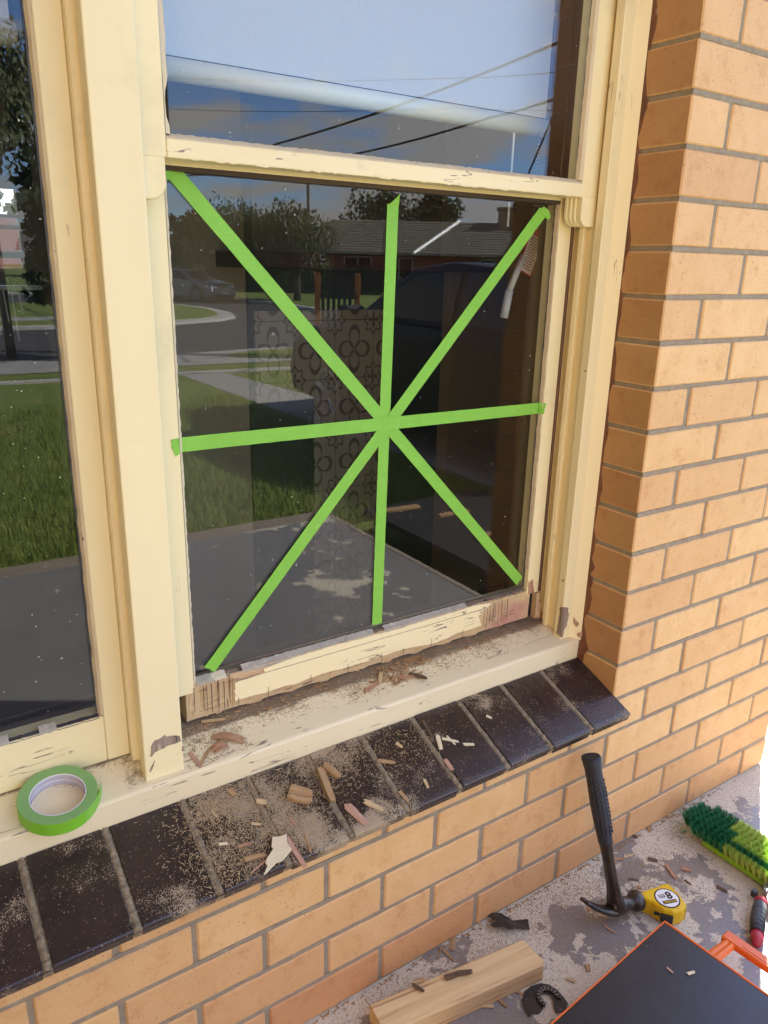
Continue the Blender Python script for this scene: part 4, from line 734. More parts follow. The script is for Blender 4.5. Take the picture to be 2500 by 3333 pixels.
# roll of tape on the sill -------------------------------------------
a = .1961; rc = Vector((-1.1182, .1347, -1.186+.27*(.1347-.112)))
RM = Matrix.Translation(rc) @ Matrix.Rotation(a, 4, 'X')
roll = thing('tape_roll', rc, 'roll of green masking tape lying flat on the cream sill', 'tape roll')
def ring(ro, ri, h0, h1, seg=96):
    mb = MB(); vs = []
    for k in range(seg):
        t = 2*pi*k/seg
        for r, h in ((ro, h0), (ro, h1), (ri, h1), (ri, h0)): vs.append(RM @ Vector((r*cos(t), r*sin(t), h)))
    fs = []
    for k in range(seg):
        j = (k+1) % seg
        for q in range(4): fs.append((4*k+q, 4*j+q, 4*j+(q+1) % 4, 4*k+(q+1) % 4))
    return mb.add(vs, fs)
def two_tone():
    m = mat('tape_roll_green', (.20, .52, .03), .45, (.18, .48, .025), 30, (1, 1, 1), .2, 100); N, L, b = nodes(m)
    src = b.inputs['Base Color'].links[0].from_socket
    tc = N.new('ShaderNodeTexCoord'); mp = N.new('ShaderNodeMapping'); mp.vector_type = 'TEXTURE'; mp.inputs['Rotation'].default_value = (a, 0, 0); L.new(tc.outputs['Object'], mp.inputs[0])
    sp = N.new('ShaderNodeSeparateXYZ'); L.new(mp.outputs[0], sp.inputs[0]); g = N.new('ShaderNodeMath'); g.operation = 'GREATER_THAN'; g.inputs[1].default_value = .02395; L.new(sp.outputs[2], g.inputs[0])
    cx = N.new('ShaderNodeCombineXYZ'); L.new(sp.outputs[0], cx.inputs[0]); L.new(sp.outputs[1], cx.inputs[1]); ln = N.new('ShaderNodeVectorMath'); ln.operation = 'LENGTH'; L.new(cx.outputs[0], ln.inputs[0])
    wv = N.new('ShaderNodeMath'); wv.operation = 'MULTIPLY'; wv.inputs[1].default_value = 4200; L.new(ln.outputs['Value'], wv.inputs[0]); sn = N.new('ShaderNodeMath'); sn.operation = 'SINE'; L.new(wv.outputs[0], sn.inputs[0])
    r = N.new('ShaderNodeMapRange'); r.inputs[1].default_value = -1; L.new(sn.outputs[0], r.inputs[0])
    m1 = N.new('ShaderNodeMix'); m1.data_type = 'RGBA'; m1.inputs[6].default_value = (.20, .40, .12, 1); m1.inputs[7].default_value = (.24, .45, .16, 1); L.new(r.outputs[0], m1.inputs[0])
    m2 = N.new('ShaderNodeMix'); m2.data_type = 'RGBA'; L.new(g.outputs[0], m2.inputs[0]); L.new(src, m2.inputs[6]); L.new(m1.outputs[2], m2.inputs[7]); L.new(m2.outputs[2], b.inputs['Base Color']); return m
ring(.0566, .0405, .0004, .0240).build('tape', two_tone(), roll, bevel=.0004)
core = ring(.0402, .0390, .0006, .0238).build('core', mat('roll_core_white', (.78, .76, .80), .6), roll)
mb = MB()
for row in range(9):
    h = .0030+.0022*row; h2 = h+.0009
    if row == 4: continue
    t = rad(-10)
    while t < rad(205):
        l = random.uniform(.02, .10); r0 = .0388
        mb.add([RM @ Vector((r0*cos(t+k*l), r0*sin(t+k*l), hh)) for k, hh in ((0, h), (1, h), (1, h2), (0, h2))], [(0, 1, 2, 3)]); t += l+.012
mb.build('printed_line', mat('roll_ink', (.16, .14, .20), .7), core, recalc=False)
mb = MB(); vs = []; n = 14
for i in range(n+1):
    t = rad(-62+64*i/n); r = .0568+.0075*(i/n)**3.0; rr_ = .0004
    top = .0236-.006*max(0, (i-11)/3)
    for (q, h) in ((r, .0008+.004*max(0, (i-11)/3)), (r, top), (r-rr_, top), (r-rr_, .0008)): vs.append(RM @ Vector((q*cos(t), q*sin(t), h)))
fs = [(0, 1, 2, 3), (4*n, 4*n+3, 4*n+2, 4*n+1)]
for i in range(n):
    for q in range(4): fs.append((4*i+q, 4*i+4+q, 4*i+4+(q+1) % 4, 4*i+(q+1) % 4))
mb.add(vs, fs); mb.build('loose_end', tape_m, roll, smooth=False)
# ------------------------------------------------------------------ wood chips
NRM = {'S': Vector((0, -.27, 1)).normalized(), 'T': Vector((0, -.389, 1)).normalized(), 'G': Vector((0, 0, 1)), 'W': Vector((0, 0, 1)), 'C': Vector((0, 0, 1))}
def chip(A, B, wd, th, m, nrm, seed, taper=.5, bend=.0, tilt=.0):
    rs = random.Random(seed); stepk = [rs.uniform(-.45, .1) for _ in range(5)]; A = Vector(A); B = Vector(B); d = B-A; L = max(d.length, .003); d.normalize(); s = nrm.cross(d).normalized(); up = d.cross(s).normalized()
    if up.dot(nrm) < 0: up = -up
    wd = max(wd, .0016); n = 6; vs = []; fs = []
    th *= .85
    for i in range(n+1):
        t = i/n; jag = 1.0
        w0 = wd/2*(1-.25*taper*t)*(1+rs.uniform(-.035, .035)); e = 0
        w0 *= (.86 if i in (0, n) else 1)
        bz = bend*4*t*(1-t); tz = th*(1+rs.uniform(-.08, .08))*(1-.5*taper*t)
        sh = rs.uniform(-.02, .02)*wd
        nc = 5
        for k in range(nc):
            u = -1+2*k/(nc-1); endj = (rs.uniform(-.25, .45) if i == n else rs.uniform(-.45, .25))*min(wd, L*.35) if i in (0, n) else 0
            lift = stepk[k]*th
            vs.append((L*(t-.5)+endj, u*w0+sh, bz+tz+lift+tilt*L*t))
        vs += [(L*(t-.5), w0+sh, bz+tilt*L*t), (L*(t-.5), -w0+sh, bz+tilt*L*t)]
    q = 7
    for i in range(n):
        a, b = i*q, (i+1)*q
        ringi = [0, 1, 2, 3, 4, 5, 6]
        for k in range(7): fs.append((a+k, b+k, b+(k+1) % 7, a+(k+1) % 7))
    fs.append(tuple(range(q))[::-1]); fs.append(tuple(n*q+k for k in range(q)))
    me = bpy.data.meshes.new('wood_chip'); me.from_pydata(vs, [], fs)
    bm = bmesh.new(); bm.from_mesh(me); bmesh.ops.recalc_face_normals(bm, faces=bm.faces); bm.to_mesh(me); bm.free()
    me.materials.append(m); o = bpy.data.objects.new('wood_chip', me); COL.objects.link(o)
    Mx = Matrix((d, up.cross(d), up)).transposed().to_4x4(); Mx.translation = (A+B)/2; o.matrix_world = Mx
    return o
CL = {0: 'curved red brown wood sliver lying on the sill beside the mullion foot', 1: 'short folded red brown wood chip below the curved sliver on the sill', 2: 'tan chip leaning in the right half of the pair by the mullion foot', 3: 'pinkish chip on the left of the pair by the mullion foot',
 4: 'long narrow two-toned tan chip lying along a mortar joint of the dark sill', 5: 'blocky tan chip touching the top of the long narrow chip', 6: 'large square tan wood block chip on the fourth dark brick', 7: 'ragged pinkish triangular chip on the clean black corner of a sill brick', 8: 'small pale ragged chip right of the triangular pinkish chip',
 9: 'pink split splinter poking over the sill edge beside the cream paint chip', 10: 'thin pink splinter below the cream paint chip at the sill edge', 11: 'broad tan fibrous splinter left of the cream paint chip', 12: 'small upright tan cube chip just below the timber sill', 13: 'dark twisted sliver between the square chip and the long chip', 14: 'tiny white flake alone in the thick sawdust', 15: 'rusty leaf-shaped chip in the thick sawdust',
 25: 'upright white painted sliver on the fifth brick from the right', 28: 'white twisted shaving right of the crossed slivers', 29: 'pale pink flake stuck in the mortar joint of the dark sill', 32: 'dark fibrous splinters tucked in the mortar joint under the sill', 33: 'pointed tan splinter at the lower end of a mortar joint', 26: 'long white sliver lying across a shorter one on the sill', 27: 'short white sliver under the longer one on the sill'}
for i, (s, ax, ay, az_, bx, by, bz_, wd, c) in enumerate(CH):
    L = math.dist((ax, ay, az_), (bx, by, bz_)); th = min(.007, max(.0012, wd*.35)) if s != 'C' else .0015
    if i == 6: th = .012
    if i in (4, 5): th = .010
    o = chip((ax, ay, az_), (bx, by, bz_), wd, th, CM[c], NRM[s], 100+i, bend=(.006 if i in (0, 1) else .0), taper=(.9 if i in (7, 9, 13) else .45))
    if i in CL: tag(o, CL[i], 'wood chip')
    else:
        kind = {'l': 'pale', 't': 'tan', 'r': 'red brown', 'p': 'pinkish', 'w': 'cream painted', 'd': 'dark'}[c]
        where = {'S': 'on the timber sill', 'T': 'on the dark glazed sill bricks', 'G': 'on the porch floor', 'W': 'on top of the timber offcut', 'C': 'on the lid of the black case'}[s]
        tag(o, 'small %s wood splinter lying %s' % (kind, where), 'wood chip', 'small %s wood splinters %s' % (kind, where))
# the big cream painted chip: an outline with thickness lying on the sill brick slope
def on_slope(x, y, h=0): return Vector((x, y, -1.292+(y+.047)*.389+h))
mb = MB(); q = []
for x, y in BIGCHIP:   # outline was read on a level plane just above the bricks
    q.append((x, y))
mb.prism(q, lambda x, y: on_slope(x, y, .0055+.05*(x+.84)), lambda x, y: on_slope(x, y, .0085+.05*(x+.84)))
o = mb.build('wood_chip', wood_w); tag(orect(o), 'large jagged cream painted chip at the front edge of the dark sill', 'wood chip')
# sawdust: loose fibres and grains as real flakes
def flakes(name, label, spots, count, m, seed):
    rs = random.Random(seed); mb = MB(); vs = []; fs = []
    for _ in range(count):
        f, w_ = rs.choice(spots); p, nrm = f(rs)
        if p is None: continue
        a = rs.uniform(0, pi); l = rs.choice((.0006, .0008, .001, .0014, .002, .0036))*rs.uniform(.6, 1.2); t = rs.uniform(.00025, .0006)
        d = Vector((cos(a), sin(a), 0)); d = (d-nrm*d.dot(nrm)).normalized(); s = nrm.cross(d); d2 = (d+nrm*rs.uniform(-.12, .3)).normalized()
        c = p+nrm*rs.uniform(.0002, .0009); k = len(vs)
        vs += [c-d2*l-s*t, c-d2*l+s*t, c+d2*l+s*t, c+d2*l-s*t, c-d2*l*.8+nrm*t, c+d2*l*.8+nrm*t]
        fs += [(k, k+3, k+5, k+4), (k+1, k+4, k+5, k+2), (k, k+4, k+1), (k+3, k+2, k+5)]
    mb.add(vs, fs); return tag(mb.build(name, m, recalc=False), label, 'sawdust', kind='stuff')
def dust_mat():
    m = mat('sawdust', (.56, .44, .27), .95, (.32, .22, .12), 260, (1, 1, 1)); return m
dm = dust_mat(); nT = NRM['T']; nS = NRM['S']
def sT(cx, sx, cy, sy):
    def f(r):
        x = r.gauss(cx, sx); y = r.gauss(cy, sy)
        if y < -.046 or y > .108 or x > -.002: return None, None
        return Vector((x, y, -1.292+(y+.047)*.389)), nT
    return f
def sS(x0, x1, y0, y1):
    def f(r):
        x = r.uniform(x0, x1); y = y1-(y1-y0)*r.random()**1.7
        return Vector((x, y, sz(y))), nS
    return f
def sG(x0, x1, y0, y1):
    def f(r): return Vector((r.uniform(x0, x1), r.uniform(y0, y1), G)), Vector((0, 0, 1))
    return f
def gG(cx, sx, cy, sy):
    def f(r):
        x, y = r.gauss(cx, sx), r.gauss(cy, sy)
        if y > -.004: return None, None
        return Vector((x, y, G)), Vector((0, 0, 1))
    return f
flakes('sill_brick_sawdust', 'tan sawdust and wood fibres strewn over the dark sill bricks', [(sT(-.85, .07, .02, .035), 1), (sT(-.88, .05, .06, .03), 1), (sT(-.72, .07, .06, .03), 1), (sT(-.55, .10, .06, .04), 1), (sT(-.90, .03, -.01, .03), 1), (sT(-.80, .03, .00, .02), 1), (sT(-.89, .025, .08, .012), 1), (sT(-.66, .03, .08, .015), 1)], 9000, dm, 3)
flakes('timber_sill_sawdust', 'sawdust and dirt lying on the timber sill below the sash', [(sS(-.92, -.06, .15, .21), 1), (sS(-.60, -.20, .135, .19), 1), (sS(-.92, -.80, .12, .2), 1)], 2200, dm, 4)
flakes('porch_sawdust', 'sawdust and splinters scattered over the peeling porch floor', [(gG(.02, .09, -.10, .05), 1), (gG(.12, .10, -.14, .07), 1), (sG(-.8, .7, -.5, 0), 1), (gG(-.45, .2, -.05, .05), 1), (gG(-.2, .15, -.04, .03), 1)], 9000, dm, 5)
mbv = []
rs = random.Random(8); mb = MB()
for i in range(260):
    x = rs.uniform(-.9, .5); mb_l = rs.uniform(.002, .009); a_ = rs.uniform(0, pi); y = -.002-abs(rs.gauss(0, .006)); h = rs.uniform(.001, .003)
    Mx = Matrix.Translation((x, y, G+h/2)) @ Matrix.Rotation(a_, 4, 'Z'); mb.box(-mb_l/2, mb_l/2, -.0009, .0009, -h/2, h/2, M=Mx)
tag(mb.build('wall_foot_debris', wood_t), 'crumbs of rotten wood gathered along the foot of the wall', 'debris', kind='stuff')
rs = random.Random(18); mb = MB()
for i in range(190):
    x = rs.choice([rs.uniform(-.90, -.08), rs.uniform(-.50, -.38)]); y = rs.uniform(.178, .205); l = rs.uniform(.003, .016); a_ = rs.uniform(-.9, .9); h = rs.uniform(.0007, .0018)
    if rs.random() < .18: x = rs.gauss(-.46, .03); y = rs.uniform(.15, .19); l = rs.uniform(.01, .026)
    Mx = Matrix.Translation((x, y, sz(y)+.0015)) @ Matrix.Rotation(a_, 4, 'Z') @ Matrix.Rotation(rs.uniform(-.3, .5), 4, 'Y'); mb.box(-l/2, l/2, -h, h, -h*.6, h*.6, M=Mx)
tag(mb.build('sill_debris', wood_t), 'broken fibres and splinters lying along the bottom rail', 'debris', kind='stuff')
for i, (x, y, l, a_, c, lab) in enumerate([(-.475, .165, .022, .5, 't', 'upper left fibre chunk of the heap in the middle of the sill'), (-.455, .158, .030, -.5, 'r', 'long fibre chunk of the heap in the middle of the sill'), (-.430, .150, .034, -.9, 'd', 'dark frayed chunk at the right of the heap on the sill'), (-.535, .160, .030, .1, 'r', 'flat splinter left of the heap in the middle of the sill'), (-.447, .172, .02, .2, 't', 'small chunk against the groove above the heap on the sill'), (-.505, .175, .028, .9, 'l', 'pale splinter leaning on the bottom rail'), (-.845, .197, .04, -.35, 'l', 'pale splinter across the notched left end of the bottom rail')]):
    A = Vector((x-cos(a_)*l/2, y-sin(a_)*l/2, sz(y-sin(a_)*l/2)+.001)); B = Vector((x+cos(a_)*l/2, y+sin(a_)*l/2, sz(y+sin(a_)*l/2)+.001))
    tag(chip(A, B, .008 if i != 6 else .005, .005, CM[c], nS, 500+i, tilt=.15), lab, 'wood chip')
# ------------------------------------------------------------------ hammer
blk = mat('black_forged_steel', (.10, .085, .072), .34, (.05, .042, .036), 25, (1, 1, 1), .3, 70, metal=.75, layers=[((.16, .14, .12), 40, .66, .05, (1, 1, 1), .5)])
rub = mat('navy_rubber_grip', (.018, .022, .034), .55, (.024, .028, .04), 30, (1, 1, 1), .2, 120, layers=[((.22, .17, .12), 26, .70, .03, (1, 1, 1), .8)])
ham = thing('claw_hammer', (-.09, -.14, G), 'black steel claw hammer with dark blue rubber grip leaning on the brick wall', 'hammer')
top = Vector((-.0985, -.036, -1.3735)); hd = Vector((-.0905, -.1435, -1.690))
def hp_(t): 
    p = hd.lerp(top, t); return p+Vector((.004*sin(pi*t)*.0, 0, 0))
gs = [(.42, .0150), (.435, .0170), (.50, .0182), (.58, .0200), (.68, .0210), (.78, .0203), (.86, .0196), (.92, .0202), (.965, .0222), (.985, .0232), (1.0, .0224)]
hdn = (top-hd).normalized()
mb = MB(); mb.tube([hp_(t) for t, r in gs], [(r, r*.82) for t, r in gs], 24); grip = mb.build('grip', rub, ham, smooth=True)
mb = MB()
side = hdn.cross(Vector((0, 1, 0))).normalized(); fwd = side.cross(hdn)
for i in range(15):
    for k in range(-3, 4):
        t = .50+.026*i+(.013 if k % 2 else 0)
        if t > .86: continue
        ang = k*.42; rr_ = .0165+.0008*sin(t*6); c = hp_(t)
        nn = (side*sin(ang)+(-fwd if fwd.y > 0 else fwd)*cos(ang))
        pos = c+Vector(nn)*(.0212 if .6 < t < .8 else .0202)*(.82+.18*abs(cos(ang)))
        tx = hdn; ux = Vector(nn).cross(tx)
        Mx = Matrix((ux, tx, Vector(nn))).transposed().to_4x4(); Mx.translation = pos
        mb.cbox(-.0016, .0016, -.0034, .0034, -.0018, .0010, .0009, M=Mx)
mb.build('grip_bump', rub, grip)
mb = MB(); mb.tube([top+hdn*.0002, top+hdn*.0012], [.019, .0185], 24); mb.tube([hp_(.925)-fwd*.0150*(1 if fwd.y > 0 else -1)+side*.007, hp_(.925)-fwd*.0170*(1 if fwd.y > 0 else -1)+side*.007], .0028, 10)
mb.build('end_cap', mat('cap_dark', (.01, .012, .018), .7, (.03, .03, .04), 300, (1, 1, 1), 1, 300), grip)
shaft = [(.0, (.025, .018)), (.04, (.022, .015)), (.09, (.0185, .0125)), (.15, (.0165, .0110)), (.25, (.0155, .0102)), (.34, (.0152, .0104)), (.40, (.0160, .0118)), (.44, (.0172, .0140))]
mb = MB(); mb.tube([hp_(t) for t, r in shaft], [r for t, r in shaft], 8); mb.build('shaft', blk, ham, bevel=.001)
# head: poll, neck and face, then the two claws
fc = Vector((-.0300, -.1560, -1.6935)); dirf = (fc-hd).normalized()
mb = MB(); mb.tube([hd-dirf*.016, hd-dirf*.004, hd+dirf*.014, hd+dirf*.026, hd+dirf*.033, hd+dirf*.040, hd+dirf*.046, hd+dirf*.058, fc+dirf*.001], [.015, .0200, .0185, .0150, .0142, .0165, .0212, .0220, .0200], 20)
head = mb.build('head', blk, ham, smooth=True, bevel=.0008)
cu = hdn; 
for sgn in (-1, 1):
    mb = MB(); sv = dirf.cross(cu).normalized()
    ppts = []; prs = []
    for i in range(9):
        t = i/8; p = hd-dirf*(.004+.074*t)+cu*(-.0060+.002*t+.036*t*t)+sv*sgn*(.0050+.0050*t)
        ppts.append(p); prs.append((.0135*(1-.80*t)+.0008, .0080*(1-.55*t)+.0006) )
    mb.tube(ppts, [(a_, b_) for a_, b_ in prs], 10); mb.build('claw', blk, head, smooth=True)
# ------------------------------------------------------------------ tape measure
yel = mat('yellow_plastic', (.80, .52, .004), .42, (.72, .46, .004), 14, (1, 1, 1), .15, 80, layers=[((.45, .30, .05), 22, .68, .05, (1, 1, 1), .7)])
tm = thing('tape_measure', (.013, -.19, G), 'yellow tape measure with a round white label lying by the hammer head', 'tape measure')
cxm = sum(p[0] for p in TMTOP)/len(TMTOP); cym = sum(p[1] for p in TMTOP)/len(TMTOP)
def loop(sc_, z): return [Vector((cxm+(x-cxm)*sc_, cym+(y-cym)*sc_, z)) for x, y in TMTOP]
mb = MB(); levels = [(1.0, G+.001), (1.045, G+.004), (1.05, G+.020), (1.045, G+.029), (1.03, G+.0335), (.985, G+.0368), (.93, G+.0380), (.915, G+.0372), (.89, G+.0372), (.875, G+.0384), (.70, G+.0386)]
n = len(TMTOP); vs = []; fs = []
for s_, z in levels: vs += loop(s_, z)
for i in range(len(levels)-1):
    for k in range(n): fs.append((i*n+k, i*n+(k+1) % n, (i+1)*n+(k+1) % n, (i+1)*n+k))
fs += [tuple(range(n))[::-1], tuple((len(levels)-1)*n+k for k in range(n))]
mb.add(vs, fs); body = mb.build('case', yel, tm, smooth=False, bevel=.0012)
mb = MB()
for s_ in (1.052, ):
    pass
for k in (7, 8, 9, 10, 11):   # ribs on the rounded end
    p = loop(1.05, G+.004)[k]; q = loop(1.05, G+.033)[k]; mb.tube([p, q], .0012, 6)
mb.build('grip_rib', mat('yellow_rib', (.55, .34, .004), .5), body)
lc = Vector((.0138, -.1935, G+.0386))
def disc(mb, c, r, z, n=40, ry=None):
    ry = ry or r; vs = [Vector((c.x+r*cos(2*pi*k/n), c.y+ry*sin(2*pi*k/n), z)) for k in range(n)]; v2 = [v+Vector((0, 0, .0004)) for v in vs]
    mb.add(vs+v2, [tuple(range(n))[::-1], tuple(range(n, 2*n))]+[(k, (k+1) % n, n+(k+1) % n, n+k) for k in range(n)]); return mb
ink = mat('black_ink', (.012, .012, .012), .5)
lb = disc(MB(), lc, .0272, lc.z).build('label_rim', ink, tm)
disc(MB(), lc, .0243, lc.z+.0005).build('label', mat('label_white', (.82, .82, .80), .4), lb)
def text(s, size, c, u, name, m, parent, bold=0.0, z=0):
    cu_ = bpy.data.curves.new(name, 'FONT'); cu_.body = s; cu_.size = size; cu_.align_x = 'CENTER'; cu_.align_y = 'CENTER'; cu_.offset = bold; cu_.extrude = .00008
    o = bpy.data.objects.new(name, cu_); COL.objects.link(o); bpy.context.view_layer.update()
    me = bpy.data.meshes.new_from_object(o.evaluated_get(bpy.context.evaluated_depsgraph_get())); bpy.data.objects.remove(o)
    u = Vector((u[0], u[1], 0)).normalized(); v = Vector((-u.y, u.x, 0))
    org = Vector(); p = parent
    while p is not None: org += p.location; p = p.parent
    Mx = Matrix((u, v, Vector((0, 0, 1)))).transposed().to_4x4(); Mx.translation = Vector(c)+Vector((0, 0, z))-org
    me.transform(Mx); me.materials.clear(); me.materials.append(m); ob = bpy.data.objects.new(name, me); COL.objects.link(ob); ob.parent = parent; return ob
u = Vector((-.0263, .0096, 0)).normalized(); v = Vector((-u.y, u.x, 0))
# the writing stands upside down to the camera
text('8', .0260, lc-v*.0070-u*.0075, u, 'printed_text', ink, lb, .0009, .0012)
text('m', .0200, lc-v*.0060+u*.0092, u, 'printed_text', ink, lb, .0003, .0012)
pc = lc+v*.0105
mb = MB(); Mx = Matrix((u, v, Vector((0, 0, 1)))).transposed().to_4x4(); Mx.translation = pc+Vector((0, 0, .0010)); mb.box(-.0165, .0165, -.0042, .0042, 0, .0003, M=Mx); mb.build('printed_plate', ink, lb)
text('STANLEY', .0074, pc, u, 'printed_text', mat('yellow_ink', (.8, .55, .02), .5), lb, .0001, .0015)
mb = MB(); 
for k, l in ((0, .012), (1, .008)): 
    Mx.translation = lc+v*(.0018+.0016*k)+Vector((0, 0, .0010)); mb.box(-l/2, l/2, -.0003, .0003, 0, .0002, M=Mx)
mb.build('printed_line', mat('grey_ink', (.45, .45, .45), .6), lb)
mb = MB(); pts = loop(1.05, 0); p0, p1 = pts[14], pts[13]; dd = (p1-p0).normalized(); nn = Vector((dd.y, -dd.x, 0)); 
if nn.dot(p0-Vector((cxm, cym, 0))) < 0: nn = -nn
Mx = Matrix((dd, nn, Vector((0, 0, 1)))).transposed().to_4x4(); Mx.translation = p0.lerp(p1, .4)+Vector((0, 0, G+.017)); mb.cbox(-.013, .013, -.002, .005, -.010, .010, .002, M=Mx)
Mx.translation = pts[15].lerp(pts[14], .5)+Vector((0, 0, G+.019)); mb.cbox(-.010, .006, -.002, .0012, -.004, .004, .001, M=Mx)
mb.build('lock_button', mat('black_plastic', (.012, .012, .013), .35), tm)
mb = MB(); p = loop(1.05, 0)[0].lerp(loop(1.05, 0)[-1], .5); mb.cbox(p.x-.0045, p.x+.003, p.y-.006, p.y+.006, G+.006, G+.026, .001); mb.build('tape_hook', blk, tm)
# ------------------------------------------------------------------ oscillating tool blades
bs = mat('black_blade_steel', (.02, .018, .018), .35, (.035, .03, .028), 40, (1, 1, 1), .4, 90, spec=.6, layers=[((.45, .36, .25), 90, .66, .03, (1, 1, 1), .9)])
mb = MB(); q = BL1; mb.prism(q, lambda x, y: (x, y, G+.0018+.009*min(1, max(0, (-.288-x)/.012))), lambda x, y: (x, y, G+.0036+.009*min(1, max(0, (-.288-x)/.012))))
b1 = mb.build('cutting_blade', bs, None, bevel=.0005); tag(orect(b1), 'black forked straight blade for a cutting tool near the wall', 'tool blade')
mb = MB(); q = BL2; mb.prism(q, lambda x, y: (x, y, G+.002), lambda x, y: (x, y, G+.0042)); b2 = mb.build('round_blade', bs, None, bevel=.0005)
tag(orect(b2), 'black half-round saw blade between the timber and the case', 'tool blade')
mb = MB(); c = Vector((-.3555, -.2065, G+.0062)); vs = []; fs = []; n = 26
for k in range(n+1):
    t = rad(-40+250*k/n)
    for r, h in ((.0235, 0), (.0235, .004), (.0150, .004), (.0150, 0)): vs.append(c+Vector((r*cos(t), r*sin(t), h-.002)))
for k in range(n):
    for q_ in range(4): fs.append((4*k+q_, 4*k+4+q_, 4*k+4+(q_+1) % 4, 4*k+(q_+1) % 4))
mb.add(vs, fs+[(0, 1, 2, 3), (4*n, 4*n+1, 4*n+2, 4*n+3)])
o = mb.build('mounting_hub', bs, b2, bevel=.0006)
mb = MB()
for k in range(11):
    t = rad(-20+22*k); Mx = Matrix.Translation(c+Vector((.0172*cos(t), .0172*sin(t), .0022))) @ Matrix.Rotation(t, 4, 'Z'); mb.box(-.0045, .0045, -.0009, .0009, 0, .0007, M=Mx)
mb.build('slot', mat('slot_grey', (.25, .23, .2), .7), b2)
# ------------------------------------------------------------------ timber offcut
blockm = mat('pale_pine', (.74, .56, .30), .75, (.58, .39, .18), 60, (.055, 1, 1), .6, 90, layers=[((.38, .22, .10), 75, .56, .08, (.04, 1, 1), None), ((.28, .16, .08), 14, .66, .04, (.3, 1, 1), None)])
A = Vector((-.326, -.1044, 0)); B = Vector((-.338, -.1676, 0)); ax = (Vector((-.6684, -.0576, 0))-A).normalized(); wv = Vector((-ax.y, ax.x, 0)); wv = wv if wv.y < 0 else -wv
wb = bpy.data.objects.new('timber_offcut', bpy.data.meshes.new('timber_offcut')); COL.objects.link(wb)
mb = MB(); Lb = .345; Wb = .0665; Hb = .043
prof = [(0, .001), (Wb, .001), (Wb, Hb), (0, Hb)]
n = 16; vs = []; fs = []; cs = .004
ringp = [(cs*.4, 0), (Wb-cs*.4, 0), (Wb, cs*.4), (Wb, Hb-cs), (Wb-cs, Hb), (cs, Hb), (0, Hb-cs), (0, cs*.4)]
for i in range(n+1):
    for j, (a_, h) in enumerate(ringp):
        e = 0
        if i == 0: e = {3: .001, 4: -.003, 5: .004, 6: .001}.get(j, 0)+.0
        vs.append((Lb*i/n+e, a_, h))
for i in range(n):
    for j in range(8): fs.append((8*i+j, 8*i+8+j, 8*i+8+(j+1) % 8, 8*i+(j+1) % 8))
fs += [tuple(range(8)), tuple(range(8*n, 8*n+8))[::-1]]
wb.data.from_pydata(vs, [], fs); bm = bmesh.new(); bm.from_mesh(wb.data); bmesh.ops.recalc_face_normals(bm, faces=bm.faces); bm.to_mesh(wb.data); bm.free(); wb.data.materials.append(blockm)
wb.matrix_world = Matrix.Translation(Vector((A.x, A.y, G))) @ Matrix((ax, wv, Vector((0, 0, 1)))).transposed().to_4x4()
tag(wb, 'pale pine offcut lying on the porch floor with a broken corner', 'timber')
# ------------------------------------------------------------------ tool case
zc = -1.61; c0 = Vector((-.1073, -.2681, 0)); u1 = (Vector((-.4609, -.3018, 0))-c0).normalized(); u2 = Vector((-u1.y, u1.x, 0)); u2 = u2 if u2.y < 0 else -u2
case = thing('tool_case', (c0.x-.2, c0.y-.15, G), 'black flat tool case with an orange rim and orange handle', 'tool case')
Mc = Matrix((u1, u2, Vector((0, 0, 1)))).transposed().to_4x4(); Mc.translation = Vector((c0.x, c0.y, 0))
if Mc.to_3x3().determinant() < 0: pass
casem = mat('black_case_plastic', (.012, .012, .014), .42, (.018, .018, .02), 20, (1, 1, 1), .1, 260, layers=[((.34, .31, .27), 260, .69, .03, (1, 1, 1), .9), ((.05, .045, .042), 5, .55, .25, (1, 1, 1), .7), ((.16, .15, .13), 90, .66, .10, (1, 1, 1), .8)])
org = mat('orange_case_plastic', (.80, .16, .012), .4, (.72, .14, .012), 16, (1, 1, 1), .1, 80)
mb = MB(); mb.cbox(.0045, .52, .002, .40, zc-.045, zc, .0025, M=Mc); mb.build('lid', casem, case)
mb = MB(); mb.cbox(0, .525, -.0005, .405, zc-.055, zc-.0035, .002, M=Mc); mb.cbox(0, .0048, .0, .40, zc-.004, zc+.0003, .001, M=Mc)
mb.cbox(0, .52, -.0010, .0022, zc-.01, zc-.0006, .001, M=Mc); mb.build('rim', org, case)
mb = MB(); mb.cbox(.004, .52, .002, .40, G, zc-.055, .003, M=Mc); mb.build('tray', casem, case)
hz = -1.645
mb = MB()
H = lambda s, o_: Mc @ Vector((-o_, s, hz))
for s0 in (.088, .215):
    for dd_ in (-.006, .006): mb.tube([H(s0+dd_, -.004)+Vector((0, 0, 0)), H(s0+dd_*.8+(.008 if s0 < .1 else -.008), .088)], [.0085, .0072], 8)
Mx = Mc @ Matrix.Translation((-.094, .152, hz)); mb.cbox(-.0135, .0135, -.074, .074, -.007, .0085, .003, M=Mx)
mb.cbox(-.006, .006, -.035, .035, .0086, .0095, .0004, M=Mx)
mb.cbox(.088, .096, -.070, -.052, -.006, .004, .002, M=Mx)
mb.build('handle', org, case)
